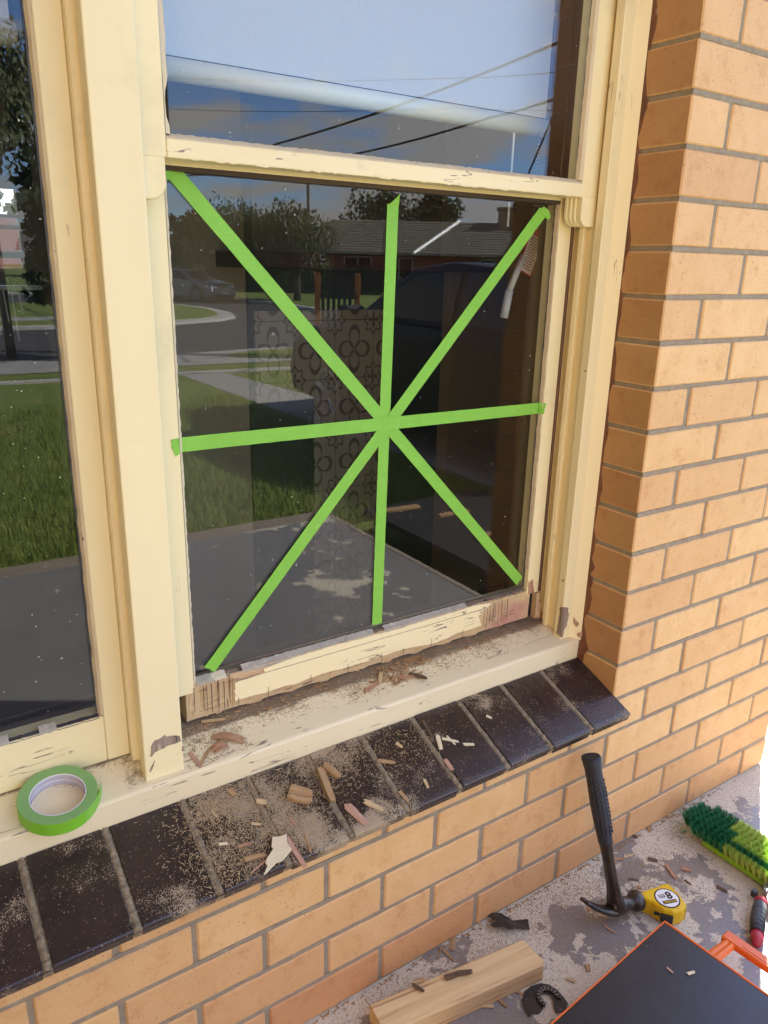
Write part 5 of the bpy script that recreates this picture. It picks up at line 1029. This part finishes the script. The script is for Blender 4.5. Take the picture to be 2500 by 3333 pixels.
# ------------------------------------------------------------------ broom head
br = thing('broom_head', (.33, -.17, G), 'broom head with dark and light green bristles lying on the porch', 'broom')
gl = mat('light_green_plastic', (.22, .45, .01), .4, (.19, .40, .01), 10, (1, 1, 1), .1, 60)
dg = mat('dark_green_bristle', (.02, .17, .075), .6, (.03, .24, .09), 200); lg = mat('light_green_bristle', (.40, .58, .08), .6, (.52, .68, .18), 200)
ea = Vector((.325, -.055, 0)); eb = Vector((.330, -.40, 0)); ux = (eb-ea).normalized(); wx = Vector((-ux.y, ux.x, 0)); wx = wx if wx.x > 0 else -wx
mb = MB(); Mb_ = Matrix((ux, wx, Vector((0, 0, 1)))).transposed().to_4x4(); Mb_.translation = Vector((ea.x, ea.y, G)) + wx*(-.058)
mb.cbox(.055, .36, -.008, .075, .004, .022, .004, M=Mb_ @ Matrix.Rotation(rad(0), 4, 'X')); mb.build('base', gl, br)
for nm, mm, pick in (('dark_bristles', dg, True), ('light_bristles', lg, False)):
    rs = random.Random(6 if pick else 7); vs = []; fs = []
    for i in range(25):
        for j in range(7):
            dark = (i < 6) or (i < 8 and j < 4) or (j == 1)
            if dark != pick: continue
            s = .0+.0142*i; o_ = -.004+.0145*j
            if i < 2 and j in (0, 6): continue
            c = Mb_ @ Vector((s+.006, o_, .020))
            hgt = .034+.003*math.sin(j)
            for k in range(170):
                a_ = rs.uniform(0, 2*pi); rr_ = .0092*math.sqrt(rs.random()); b0 = c+Vector((rr_*cos(a_)*.6, rr_*sin(a_)*.6, 0))
                fl = Vector((cos(a_), sin(a_), 0))*rr_*.55+wx*(.010*(j-2.2)/3)-ux*(.012*(1-i/6) if i < 6 else 0)+Vector((rs.uniform(-.002, .002), rs.uniform(-.002, .002), 0))
                t_ = b0+fl+Vector((0, 0, hgt*rs.uniform(.84, 1.04)-(.25*rr_ if True else 0)*1.6)); sd_ = Vector((-sin(a_+.7), cos(a_+.7), 0))*.00036; kk = len(vs)
                vs += [b0-sd_, b0+sd_, t_+sd_*.8, t_-sd_*.8]; fs.append((kk, kk+1, kk+2, kk+3))
    mb = MB(); mb.add(vs, fs); mb.build(nm, mm, br, recalc=False)
mb = MB(); rs = random.Random(9)
for i in range(26):
    p = Mb_ @ Vector((rs.uniform(-.01, .05), rs.uniform(-.012, .01), .022)); q = p+Vector((-rs.uniform(.01, .045), rs.uniform(-.01, .03), rs.uniform(-.016, .012))); mb.tube([p, p.lerp(q, .5)+Vector((0, 0, .006)), q], .0003, 3)
mb.build('stray_bristles', dg, br)
# ------------------------------------------------------------------ snips at the right edge
sn = thing('hand_snips', (.17, -.33, G), 'red and grey handled metal snips beside the orange handle', 'snips')
met = mat('satin_steel', (.55, .55, .56), .3, (.4, .4, .42), 30, (1, 1, 1), .2, 80, metal=.8); redg = mat('red_grip', (.42, .03, .045), .5, (.34, .025, .04), 20); grg = mat('grey_grip', (.045, .05, .055), .65, (.06, .065, .07), 60, (1, 1, 1), .5, 100)
def grip_h(p0, p1, p2, k):
    mb = MB(); P = [Vector(p0), Vector(p0).lerp(Vector(p1), .5), Vector(p1), Vector(p1).lerp(Vector(p2), .5), Vector(p2)]
    mb.tube([P[0]-(P[1]-P[0])*.3, P[0], P[1].lerp(P[0], .6)], [.008, .0135, .0135], 14); mb.tube([P[3], P[3].lerp(P[4], .5), P[4]], [.0128, .012, .009], 14); h = mb.build('handle', redg, sn, smooth=True)
    mb = MB(); mb.tube([P[1].lerp(P[0], .6), P[1], P[2], P[3]], [.0140, .0145, .0142, .0130], 14); mb.build('grey_grip', grg, h, smooth=True)
    mb = MB()
    for i in range(6): mb.tube([P[1].lerp(P[3], i/5)-Vector((0, 0, .0)), P[1].lerp(P[3], i/5)+(P[3]-P[1]).normalized()*.0012], .0147, 14)
    mb.build('grip_groove', mat('groove', (.015, .015, .017), .7), h)
zz = G+.018
grip_h((.197, -.302, zz+.006), (.140, -.328, zz+.004), (.088, -.360, zz), 0)
grip_h((.225, -.338, zz+.002), (.168, -.372, zz), (.100, -.398, zz-.002), 1)
mb = MB(); Mx = Matrix.Translation((.245, -.292, G+.020)) @ Matrix.Rotation(rad(38), 4, 'Z'); mb.cbox(-.045, .075, -.010, .008, -.0045, .0045, .002, M=Mx); Mx2 = Matrix.Translation((.255, -.31, G+.020)) @ Matrix.Rotation(rad(25), 4, 'Z'); mb.cbox(-.05, .07, -.010, .006, -.0040, .0040, .002, M=Mx2)
bl_ = mb.build('blades', met, sn)
mb = MB(); mb.tube([(.236, -.292, G+.012), (.236, -.292, G+.029)], .006, 10); mb.build('pivot_bolt', met, sn, smooth=False)
mb = MB(); mb.cbox(.208, .222, -.283, -.271, G+.008, G+.024, .002); mb.build('catch', bs, sn)
# ------------------------------------------------------------------ the street the panes reflect
def at(az, d, el=None, z=None):
    x = -1.264+d*sin(rad(az)); y = 1.36-d*cos(rad(az))
    return Vector((x, y, z if z is not None else (-.383+d*math.tan(rad(el)) if el is not None else LW)))
darkglass = mat('car_glass', (.008, .010, .012), .08, spec=.45); tyre = mat('tyre_rubber', (.015, .015, .015), .8); alloy = mat('alloy_wheel', (.45, .45, .47), .3, metal=.7)
lampm = mat('headlamp', (.75, .78, .8), .08, spec=1.0, metal=.5); blackp = mat('black_trim', (.015, .015, .016), .5); platem = mat('number_plate', (.7, .7, .68), .5); chromem = mat('chrome_grille', (.3, .3, .31), .2, metal=.9)
def car(name, loc, rz, paintm, label, hgt=1.45, spokes=5, size=1.0):
    c = thing(name, loc, label, 'car'); 
    Mx = Matrix.Translation(loc) @ Matrix.Rotation(rz, 4, 'Z') @ Matrix.Scale(size, 4)
    k = hgt/1.45
    side = [(-2.28, .35), (-2.32, .62), (-2.25, .90*k), (-1.75, .98*k), (1.05, .98*k), (1.95, .84*k), (2.22, .68*k), (2.30, .45), (2.22, .24), (1.75, .20), (-1.9, .20)]
    mb = MB()
    secs = [(-.91, .90), (-.86, 1.0), (.86, 1.0), (.91, .90)]; vs = []; fs = []; n = len(side)
    for yy, s_ in secs:
        for x, z in side: vs.append(Mx @ Vector((x*(.97 if s_ < 1 else 1.0), yy, .55+(z-.55)*s_)))
    for i in range(3):
        for j in range(n): fs.append((i*n+j, i*n+(j+1) % n, (i+1)*n+(j+1) % n, (i+1)*n+j))
    fs += [tuple(range(n))[::-1], tuple(3*n+j for j in range(n))]
    mb.add(vs, fs); body = mb.build('body', paintm, c, smooth=False, bevel=.03, seg=3)
    gh = [(-1.95, .96*k), (-1.15, 1.40*k), (-.15, 1.45*k), (.35, 1.40*k), (1.15, .96*k)]
    mb = MB(); vs = []
    for yy, q in ((-.80, 1), (.80, 1)):
        for x, z in gh: 
            f = (z-.96*k)/(.49*k); vs.append(Mx @ Vector((x*(1-.03*f), yy*(1-.20*f), z)))
    m_ = len(gh); fs = [tuple(range(m_))[::-1], tuple(m_+j for j in range(m_))]+[(j, (j+1) % m_, m_+(j+1) % m_, m_+j) for j in range(m_)]
    mb.add(vs, fs); cab = mb.build('cabin', paintm, c, bevel=.03, seg=2)
    def on(x, y, z, o_=.012): 
        f = (z-.96*k)/(.49*k); sgn = 1 if y > 0 else -1; return Mx @ Vector((x*(1-.03*f), (.80*(1-.20*f)+o_)*sgn, z))
    for sgn in (-1, 1):
        for quad in (((-1.62, 1.02), (-1.10, 1.34), (-.42, 1.38), (-.42, 1.02)), ((-.34, 1.02), (-.34, 1.38), (.25, 1.35), (.92, 1.02))):
            mb = MB(); P = [on(x, sgn, z*k) for x, z in quad]; P2 = [on(x, sgn, z*k, .002) for x, z in quad]
            mb.add(P+P2, [(0, 1, 2, 3), (7, 6, 5, 4), (0, 4, 5, 1), (1, 5, 6, 2), (2, 6, 7, 3), (3, 7, 4, 0)]); mb.build('side_window', darkglass, cab)
    for xa, za, xb, zb, nm in ((1.06, 1.02, .42, 1.37, 'windscreen'), (-1.86, 1.02, -1.20, 1.36, 'rear_window')):
        fa = (za-.96)/.49; fb = (zb-.96)/.49; o_ = .03 if xa > 0 else -.03
        mb = MB(); P = [Mx @ Vector((xa+o_, -.72*(1-.1*fa), za*k)), Mx @ Vector((xa+o_, .72*(1-.1*fa), za*k)), Mx @ Vector((xb+o_, .78*(1-.22*fb), zb*k)), Mx @ Vector((xb+o_, -.78*(1-.22*fb), zb*k))]
        P2 = [p-(Mx.to_3x3() @ Vector((o_*.5, 0, 0))) for p in P]; mb.add(P+P2, [(0, 1, 2, 3), (7, 6, 5, 4), (0, 4, 5, 1), (1, 5, 6, 2), (2, 6, 7, 3), (3, 7, 4, 0)]); mb.build(nm, darkglass, cab)
    for wx_ in (-1.38, 1.38):
        for sgn in (-1, 1):
            mb = MB(); mb.tube([Mx @ Vector((wx_, sgn*.72, .33)), Mx @ Vector((wx_, sgn*.90, .33)), Mx @ Vector((wx_, sgn*.925, .33))], [.33, .33, .30], 28); wh_ = mb.build('wheel', tyre, c)
            mb = MB(); 
            ro, ri = .235, .205; vs = []; fs = []; S = 28
            for q in range(S):
                t = 2*pi*q/S
                for r, yy in ((ro, .915), (ro, .94), (ri, .94), (ri, .915)): vs.append(Mx @ Vector((wx_+r*cos(t), sgn*yy, .33+r*sin(t))))
            for q in range(S):
                j = (q+1) % S
                for e in range(4): fs.append((4*q+e, 4*j+e, 4*j+(e+1) % 4, 4*q+(e+1) % 4))
            mb.add(vs, fs)
            for q in range(spokes):
                t = 2*pi*q/spokes+.3
                for dt in (-.10, .10): mb.tube([Mx @ Vector((wx_+.05*cos(t), sgn*.935, .33+.05*sin(t))), Mx @ Vector((wx_+.21*cos(t+dt), sgn*.932, .33+.21*sin(t+dt)))], .014, 6)
            mb.tube([Mx @ Vector((wx_, sgn*.92, .33)), Mx @ Vector((wx_, sgn*.948, .33))], .04, 12); mb.build('rim', alloy, wh_)
    for sgn in (-1, 1):
        mb = MB(); Q = Mx @ Matrix.Translation((2.16, sgn*.66, .66*k)) @ Matrix.Rotation(rad(-18*sgn*-1), 4, 'Z'); mb.cbox(-.08, .10, -.17, .17, -.065, .065, .03, M=Q); mb.build('headlight', lampm, c)
        mb = MB(); Q = Mx @ Matrix.Translation((-2.27, sgn*.68, .80*k)); mb.cbox(-.05, .05, -.14, .14, -.06, .06, .02, M=Q); mb.build('tail_light', mat('red_lens', (.3, .01, .01), .2), c)
        mb = MB(); Q = Mx @ Matrix.Translation((.78, sgn*1.02, 1.03*k)); mb.cbox(-.07, .07, -.11, .11, -.075, .075, .03, M=Q); mb.tube([Mx @ Vector((.80, sgn*.82, .99*k)), Mx @ Vector((.78, sgn*.96, 1.01*k))], .02, 6); mb.build('wing_mirror', blackp, c)
    mb = MB(); Q = Mx @ Matrix.Translation((2.285, 0, .58*k)); mb.cbox(-.03, .03, -.42, .42, -.06, .06, .02, M=Q); mb.build('grille', chromem, c)
    mb = MB(); Q = Mx @ Matrix.Translation((2.325, 0, .40)); mb.cbox(-.012, .012, -.19, .19, -.055, .055, .004, M=Q); mb.build('number_plate', platem, c)
    mb = MB(); Q = Mx @ Matrix.Translation((2.27, 0, .30)); mb.cbox(-.04, .03, -.70, .70, -.05, .04, .02, M=Q); mb.build('lower_intake', blackp, c)
    return c
silver = mat('silver_paint', (.28, .29, .31), .28, metal=.6); navy = mat('dark_blue_paint', (.006, .008, .013), .35, spec=.3)
p = at(19.9, 31.0); car('silver_car', Vector((p.x, p.y, LW+.005)), math.atan2(.93, .50), silver, 'silver sedan driving past the grass island, mirrored at the left edge of the pane', size=.80)
car('dark_car', Vector((3.22, -3.62, LW+.006)), -pi/2, navy, 'dark blue car parked close by on the driveway, mirrored in the right of the pane', hgt=1.58, size=.95)
# trees --------------------------------------------------------------
barkm = mat('grey_bark', (.22, .18, .14), .9, (.12, .09, .07), 14, (1, 1, .3), .8, 30)
def leafm(n, a, b): return mat(n, a, .8, b, 1.2, (1, 1, 1))
lf1 = leafm('olive_leaves', (.055, .075, .022), (.10, .115, .035)); lf2 = leafm('dark_leaves', (.025, .045, .016), (.05, .07, .025)); lf3 = leafm('gum_leaves', (.09, .11, .045), (.14, .15, .07)); lf4 = leafm('rusty_leaves', (.14, .07, .03), (.10, .085, .03))
def tree(base, h, w_, m, label, seed, trunk=.12, bole=.3, leaf=.13, n=2600, droop=0, group='trees across the street', cl=16):
    rs = random.Random(seed); t = thing('tree', base, label, 'tree', group)
    mb = MB(); bend = Vector((rs.uniform(-.3, .3), rs.uniform(-.3, .3), 0))*h*.1
    top = base+Vector((0, 0, h*.75))+bend; mb.tube([base, base.lerp(top, bole), base.lerp(top, .6)+bend*.2, top], [trunk, trunk*.75, trunk*.4, trunk*.12], 8)
    cc = []
    for i in range(cl):
        a_ = rs.uniform(0, 2*pi); rr_ = w_/2*math.sqrt(rs.random())*.78; zz_ = h*(bole+.12+(.80-bole)*rs.random()**.85); rr_ *= (1-.55*max(0, (zz_/h-.62)/.38))
        c = base+Vector((rr_*cos(a_), rr_*sin(a_), zz_)); cc.append((c, w_*rs.uniform(.11, .20)))
        st = base.lerp(top, rs.uniform(bole*.9, .7)); mb.tube([st, st.lerp(c, .5)+Vector((0, 0, .04*h)), c], [trunk*.28, trunk*.16, trunk*.05], 5)
    mb.build('trunk', barkm, t, smooth=True)
    vs = []; fs = []
    for i in range(n):
        c, r = rs.choice(cc); d = Vector((rs.gauss(0, 1), rs.gauss(0, 1), rs.gauss(0, .8))).normalized()*r*rs.random()**.4
        p = c+d
        if droop: p.z -= droop*rs.random()**2
        a_ = Vector((rs.gauss(0, 1), rs.gauss(0, 1), rs.gauss(0, .6)-(1.6 if droop else 0))).normalized(); b_ = a_.cross(Vector((rs.gauss(0, 1), rs.gauss(0, 1), rs.gauss(0, 1)))).normalized()
        l = leaf*rs.uniform(.6, 1.3); ww = l*(.22 if droop else .5); k = len(vs); vs += [p, p+a_*l*.5+b_*ww, p+a_*l, p+a_*l*.5-b_*ww]; fs.append((k, k+1, k+2, k+3))
    mb = MB(); mb.add(vs, fs); mb.build('crown', m, t, recalc=False); return t
TL = [(20.0, 34, 2.6, 2.6, lf4, 'rust tinged tree at the far left, mirrored beside the silver car', 0), (22.9, 31, 3.9, 3.6, lf1, 'taller weeping tree, left of the pair in front of the dark fence', .5), (27.6, 30, 3.4, 3.7, lf1, 'lower weeping tree, right of the pair in front of the dark fence', .5),
      (33.2, 55, 4.3, 6.5, lf2, 'broad dark tree rising behind the tiled roof', 0), (37.2, 56, 4.6, 5.2, lf2, 'tall dark tree behind the middle of the tiled roof', 0), (45.3, 48, 3.5, 4.0, lf4, 'brownish tree behind the chimney of the tiled house', 0), (25.3, 52, 2.0, 7, lf2, 'dark tree far behind the two weeping trees', 0)]
for i, (az_, d, el, wd_, m, lab, dr) in enumerate(TL):
    b = at(az_, d); b.z = LW+.1; h = (-.383+d*math.tan(rad(el)))-b.z+.25
    tree(b, h, wd_, m, lab, 40+i, trunk=.16, bole=.30, leaf=.22 if d > 45 else .16, n=5200, droop=dr, cl=26)
b = at(8.3, 13); b.z = LW; tree(b, 4.6, 2.6, lf3, 'gum tree with hanging narrow leaves mirrored in the left window', 60, trunk=.07, bole=.62, leaf=.12, n=5200, droop=.7, group='plants mirrored in the left window', cl=12)
b = at(12.4, 12.5); b.z = LW; tree(b, 3.2, 1.9, lf2, 'dark bushy shrub mirrored beside the window stile', 61, trunk=.06, bole=.08, leaf=.12, n=5200, group='plants mirrored in the left window', cl=30)
b = Vector((-1.2, 8.6, LW)); tree(b, 2.6, 3.4, lf2, 'dark green shrub seen through the far kitchen window', 62, trunk=.05, bole=.1, leaf=.12, n=5200, group='shrubs outside the kitchen', cl=30)
b = Vector((-.55, 7.2, LW)); tree(b, 2.05, 1.2, lf3, 'pale feathery shrub seen through the far kitchen window', 63, trunk=.03, bole=.1, leaf=.10, n=2600, group='shrubs outside the kitchen', cl=14)
# house opposite ------------------------------------------------------
hc = at(37.0, 43); hh = thing('tiled_house', Vector((hc.x, hc.y, LW+.1)), 'low house across the street with a grey tiled roof and red brick walls', 'house')
HM = Matrix.Translation(Vector((hc.x, hc.y, LW+.1))) @ Matrix.Rotation(rad(180+37-2), 4, 'Z') @ Matrix.Rotation(rad(90-90), 4, 'Z')
# local: x to the right as mirrored, +y away from us is built as -y
HM = Matrix.Translation(Vector((hc.x, hc.y, LW+.1))) @ Matrix.Rotation(rad(37), 4, 'Z') if False else Matrix((Vector((cos(rad(37)), sin(rad(37)), 0)), Vector((sin(rad(37)), -cos(rad(37)), 0)), Vector((0, 0, 1)))).transposed().to_4x4()
HM.translation = Vector((hc.x, hc.y, LW+.1))
redb = mat('red_brick_far', (.28, .09, .07), .9, (.20, .07, .05), 2); tiler = mat('grey_roof_tiles', (.19, .17, .125), .9, (.13, .115, .085), 1.5)
mb = MB(); mb.box(-5.6, 6.2, 0, 7, 0, 1.85, M=HM); mb.build('wall', redb, hh)
mb = MB()
for i in range(13):
    y0 = -.7+.30*i; z0 = 2.0+.135*i; mb.add([HM @ Vector(v) for v in ((-6.3+.05*i, y0, z0), (6.9, y0, z0), (6.9, y0+.34, z0+.10), (-6.3+.05*i, y0+.34, z0+.10), (-6.3+.05*i, y0, z0-.075), (6.9, y0, z0-.075))], [(0, 1, 2, 3), (4, 5, 1, 0)])
mb.prism([(-.62, 1.88), (7.4, 1.9), (3.35, 3.66)], lambda y, z: HM @ Vector((-6.2, y, z-.05)), lambda y, z: HM @ Vector((6.8, y, z-.05)))
rf = mb.build('roof', tiler, hh)
mb = MB(); mb.cbox(3.7, 5.0, 2.3, 3.3, 2.6, 4.35, .03, M=HM); mb.cbox(3.62, 5.08, 2.2, 3.4, 4.35, 4.5, .02, M=HM); mb.build('chimney', mat('chimney_brick', (.38, .24, .15), .9, (.3, .18, .11), 3), rf)
mb = MB(); mb.box(-6.35, 6.95, -.80, -.70, 1.86, 2.0, M=HM); mb.build('gutter', mat('far_gutter', (.24, .2, .18), .6), rf)
mb = MB(); mb.tube([HM @ Vector((-.9, -.85, 1.95)), HM @ Vector((1.5, 2.4, 3.72))], .10, 8); mb.build('white_flue_pipe', mat('white_metal', (.75, .75, .72), .4), rf)
for x in (-4.6, -2.4, 2.6):
    mb = MB(); mb.box(x, x+1.5, -.05, .05, .65, 1.75, M=HM); f_ = mb.build('window', mat('white_frame', (.5, .48, .45), .6), hh)
    mb = MB(); mb.box(x+.08, x+.71, -.08, -.05, .72, 1.68, M=HM); mb.box(x+.79, x+1.42, -.08, -.05, .72, 1.68, M=HM); mb.build('pane', darkglass, f_)
h2 = at(17.5, 62); lh = thing('distant_house', Vector((h2.x, h2.y, LW+.1)), 'distant grey roofed house beyond the silver car', 'house')
M2 = Matrix.Translation(Vector((h2.x, h2.y, LW+.1))) @ Matrix.Rotation(rad(17), 4, 'Z'); mb = MB(); mb.box(-8, 8, -3, 3, 0, 1.7, M=M2); mb.build('wall', mat('far_wall', (.22, .17, .14), .9), lh)
mb = MB(); mb.prism([(-3.6, 1.7), (3.6, 1.7), (0, 3.0)], lambda y, z: M2 @ Vector((-8.5, y, z)), lambda y, z: M2 @ Vector((8.5, y, z))); mb.build('roof', mat('far_roof', (.12, .11, .11), .9), lh)
# dark fence behind the weeping trees
a1, a2 = at(21.5, 37), at(33.5, 36); dd = (a2-a1); L_ = dd.length; dd.normalize(); fm = mat('charcoal_fence', (.035, .036, .038), .7)
fn = thing('paling_fence', Vector((a1.x, a1.y, LW+.1)), 'charcoal paling fence behind the two weeping trees', 'fence')
mb = MB(); Mx = Matrix((dd, Vector((-dd.y, dd.x, 0)), Vector((0, 0, 1)))).transposed().to_4x4(); Mx.translation = Vector((a1.x, a1.y, LW+.1))
s = 0
while s < L_: mb.box(s, s+.115, -.01, .01, .03, 1.30+.02*random.random(), M=Mx); s += .125
mb.box(0, L_, .01, .05, 1.0, 1.08, M=Mx); mb.box(0, L_, .01, .05, .3, .38, M=Mx); mb.build('palings', fm, fn)
# garden gate by the path
g1, g2 = at(28.95, 12.6, z=LW+.02), at(31.9, 12.6, z=LW+.02); dd = (g2-g1); L_ = dd.length; dd.normalize()
gt = thing('garden_gate', g1, 'dark slatted garden gate between two orange brown timber posts', 'gate'); Mx = Matrix((dd, Vector((-dd.y, dd.x, 0)), Vector((0, 0, 1)))).transposed().to_4x4(); Mx.translation = g1
postm = mat('stained_post', (.42, .15, .05), .6, (.34, .12, .04), 8, WG, .3, 30)
for x in (-.02, L_-.04):
    mb = MB(); mb.cbox(x, x+.085, -.045, .045, 0, 1.31, .006, M=Mx); mb.build('post', postm, gt)
mb = MB(); s = .085
while s < L_-.07: mb.box(s, s+.045, -.012, .012, .10, 1.27, M=Mx); s += .085
mb.build('slats', fm, gt)
mb = MB(); mb.box(.03, L_, .013, .045, .92, 1.0, M=Mx); mb.box(.03, L_, .013, .045, .16, .24, M=Mx); mb.build('rail', fm, gt)
# power pole and lines ------------------------------------------------
wire = mat('black_cable', (.02, .02, .022), .6); polem = mat('grey_pole_timber', (.20, .17, .14), .9, (.14, .12, .1), 4, WG)
pp = at(49.5, 13.5); pl_ = thing('power_pole', pp, 'timber power pole with a crossarm at the right edge of the reflection', 'power pole')
mb = MB(); mb.tube([pp, pp+Vector((0, 0, 7.2))], [.15, .11], 12); mb.build('pole', polem, pl_, smooth=True)
cd_ = Vector((cos(rad(20)), -sin(rad(20)), 0)); mb = MB(); ctr = pp+Vector((0, 0, 5.35)); Mx = Matrix((cd_, Vector((-cd_.y, cd_.x, 0)), Vector((0, 0, 1)))).transposed().to_4x4(); Mx.translation = ctr; mb.box(-1.5, .6, -.05, .05, -.06, .06, M=Mx); ca = mb.build('crossarm', polem, pl_)
mb = MB()
for s in (-1.3, -.7, .4): mb.tube([Mx @ Vector((s, 0, .06)), Mx @ Vector((s, 0, .18))], .035, 8)
mb.build('insulator', mat('brown_insulator', (.12, .05, .03), .3), ca)
def cable(pts, r, label, grp='overhead cables crossing the reflected sky'):
    P = []
    for (a_, b_) in zip(pts, pts[1:]):
        for i in range(16): 
            t = i/16; q = a_.lerp(b_, t); q.z -= (a_-b_).length*.012*4*t*(1-t); P.append(q)
    P.append(pts[-1]); mb = MB(); mb.tube(P, r, 6); o = mb.build('overhead_cable', wire, None, smooth=True); tag(orect(o), label, 'cable', grp)
cable([at(45.6, 13, el=13.9), at(26.3, 19, el=7.5), at(16, 31, el=4.2)], .022, 'thick black cable sloping steeply across the upper pane reflection')
cable([at(46.0, 12, el=10.9), at(40.2, 14, el=9.3), at(30, 17, el=6.75), at(18, 25, el=5.2)], .018, 'second black cable just below the thick one in the upper pane')
cable([at(47, 13, el=12.1), at(38, 14, el=11.6), at(12, 24, el=10.9)], .007, 'thin nearly level wire across the roller blind reflection')
cable([at(47, 13, el=9.8), at(38, 14, el=9.9), at(12, 24, el=9.2)], .005, 'faint thin wire under the thick cable over the blind')
cable([at(44.9, 10, el=15.2), at(45.6, 10.5, el=12.6), at(43.2, 11, el=6.2), at(42.6, 12, el=4.0)], .012, 'service cable dropping steeply at the right edge of the upper pane')
p1 = at(28.4, 46); p1.z = LW; fp_ = thing('power_pole', p1, 'thin distant power pole rising between the weeping trees', 'power pole'); mb = MB(); mb.tube([p1, p1+Vector((0, 0, 6.4))], .09, 8); mb.build('pole', polem, fp_); mb = MB(); mb.box(p1.x-.8, p1.x+.8, p1.y-.05, p1.y+.05, LW+6.0, LW+6.1); mb.build('crossarm', polem, fp_)
# dark workbench with cut battens at the porch end ---------------------
wbn = thing('low_bench', (1.35, -1.55, LW), 'low black bench beside the porch carrying cut timber battens', 'bench')
bkm = mat('black_stained_timber', (.014, .013, .013), .7, (.03, .026, .022), 12, (1, .1, 1), .5, 40)
mb = MB(); mb.cbox(.92, 1.75, -2.05, -1.02, -1.71, -1.68, .004); mb.build('top', bkm, wbn)
for x in (.96, 1.66):
    for y in (-2.0, -1.1): mb = MB(); mb.cbox(x, x+.06, y, y+.06, LW, -1.711, .003); mb.build('leg', bkm, wbn)
for i, (x, y, l, w__, rz, lab) in enumerate([(1.10, -1.93, .22, .045, .1, 'short pale batten at the far end of the black bench'), (1.30, -1.72, .20, .03, .05, 'thin batten in the middle of the black bench'), (1.28, -1.36, .20, .035, .02, 'reddish batten nearest the window on the black bench'), (1.36, -1.20, .34, .03, .04, 'long thin batten along the near edge of the black bench')]):
    Mx = Matrix.Translation((x, y, -1.672)) @ Matrix.Rotation(rz, 4, 'Z'); mb = MB(); mb.cbox(-l/2, l/2, -w__/2, w__/2, -.008, .008, .002, M=Mx); o = mb.build('batten', (wood_t, wood_t, wood_r, wood_t)[i]); tag(orect(o), lab, 'batten', 'battens on the black bench')
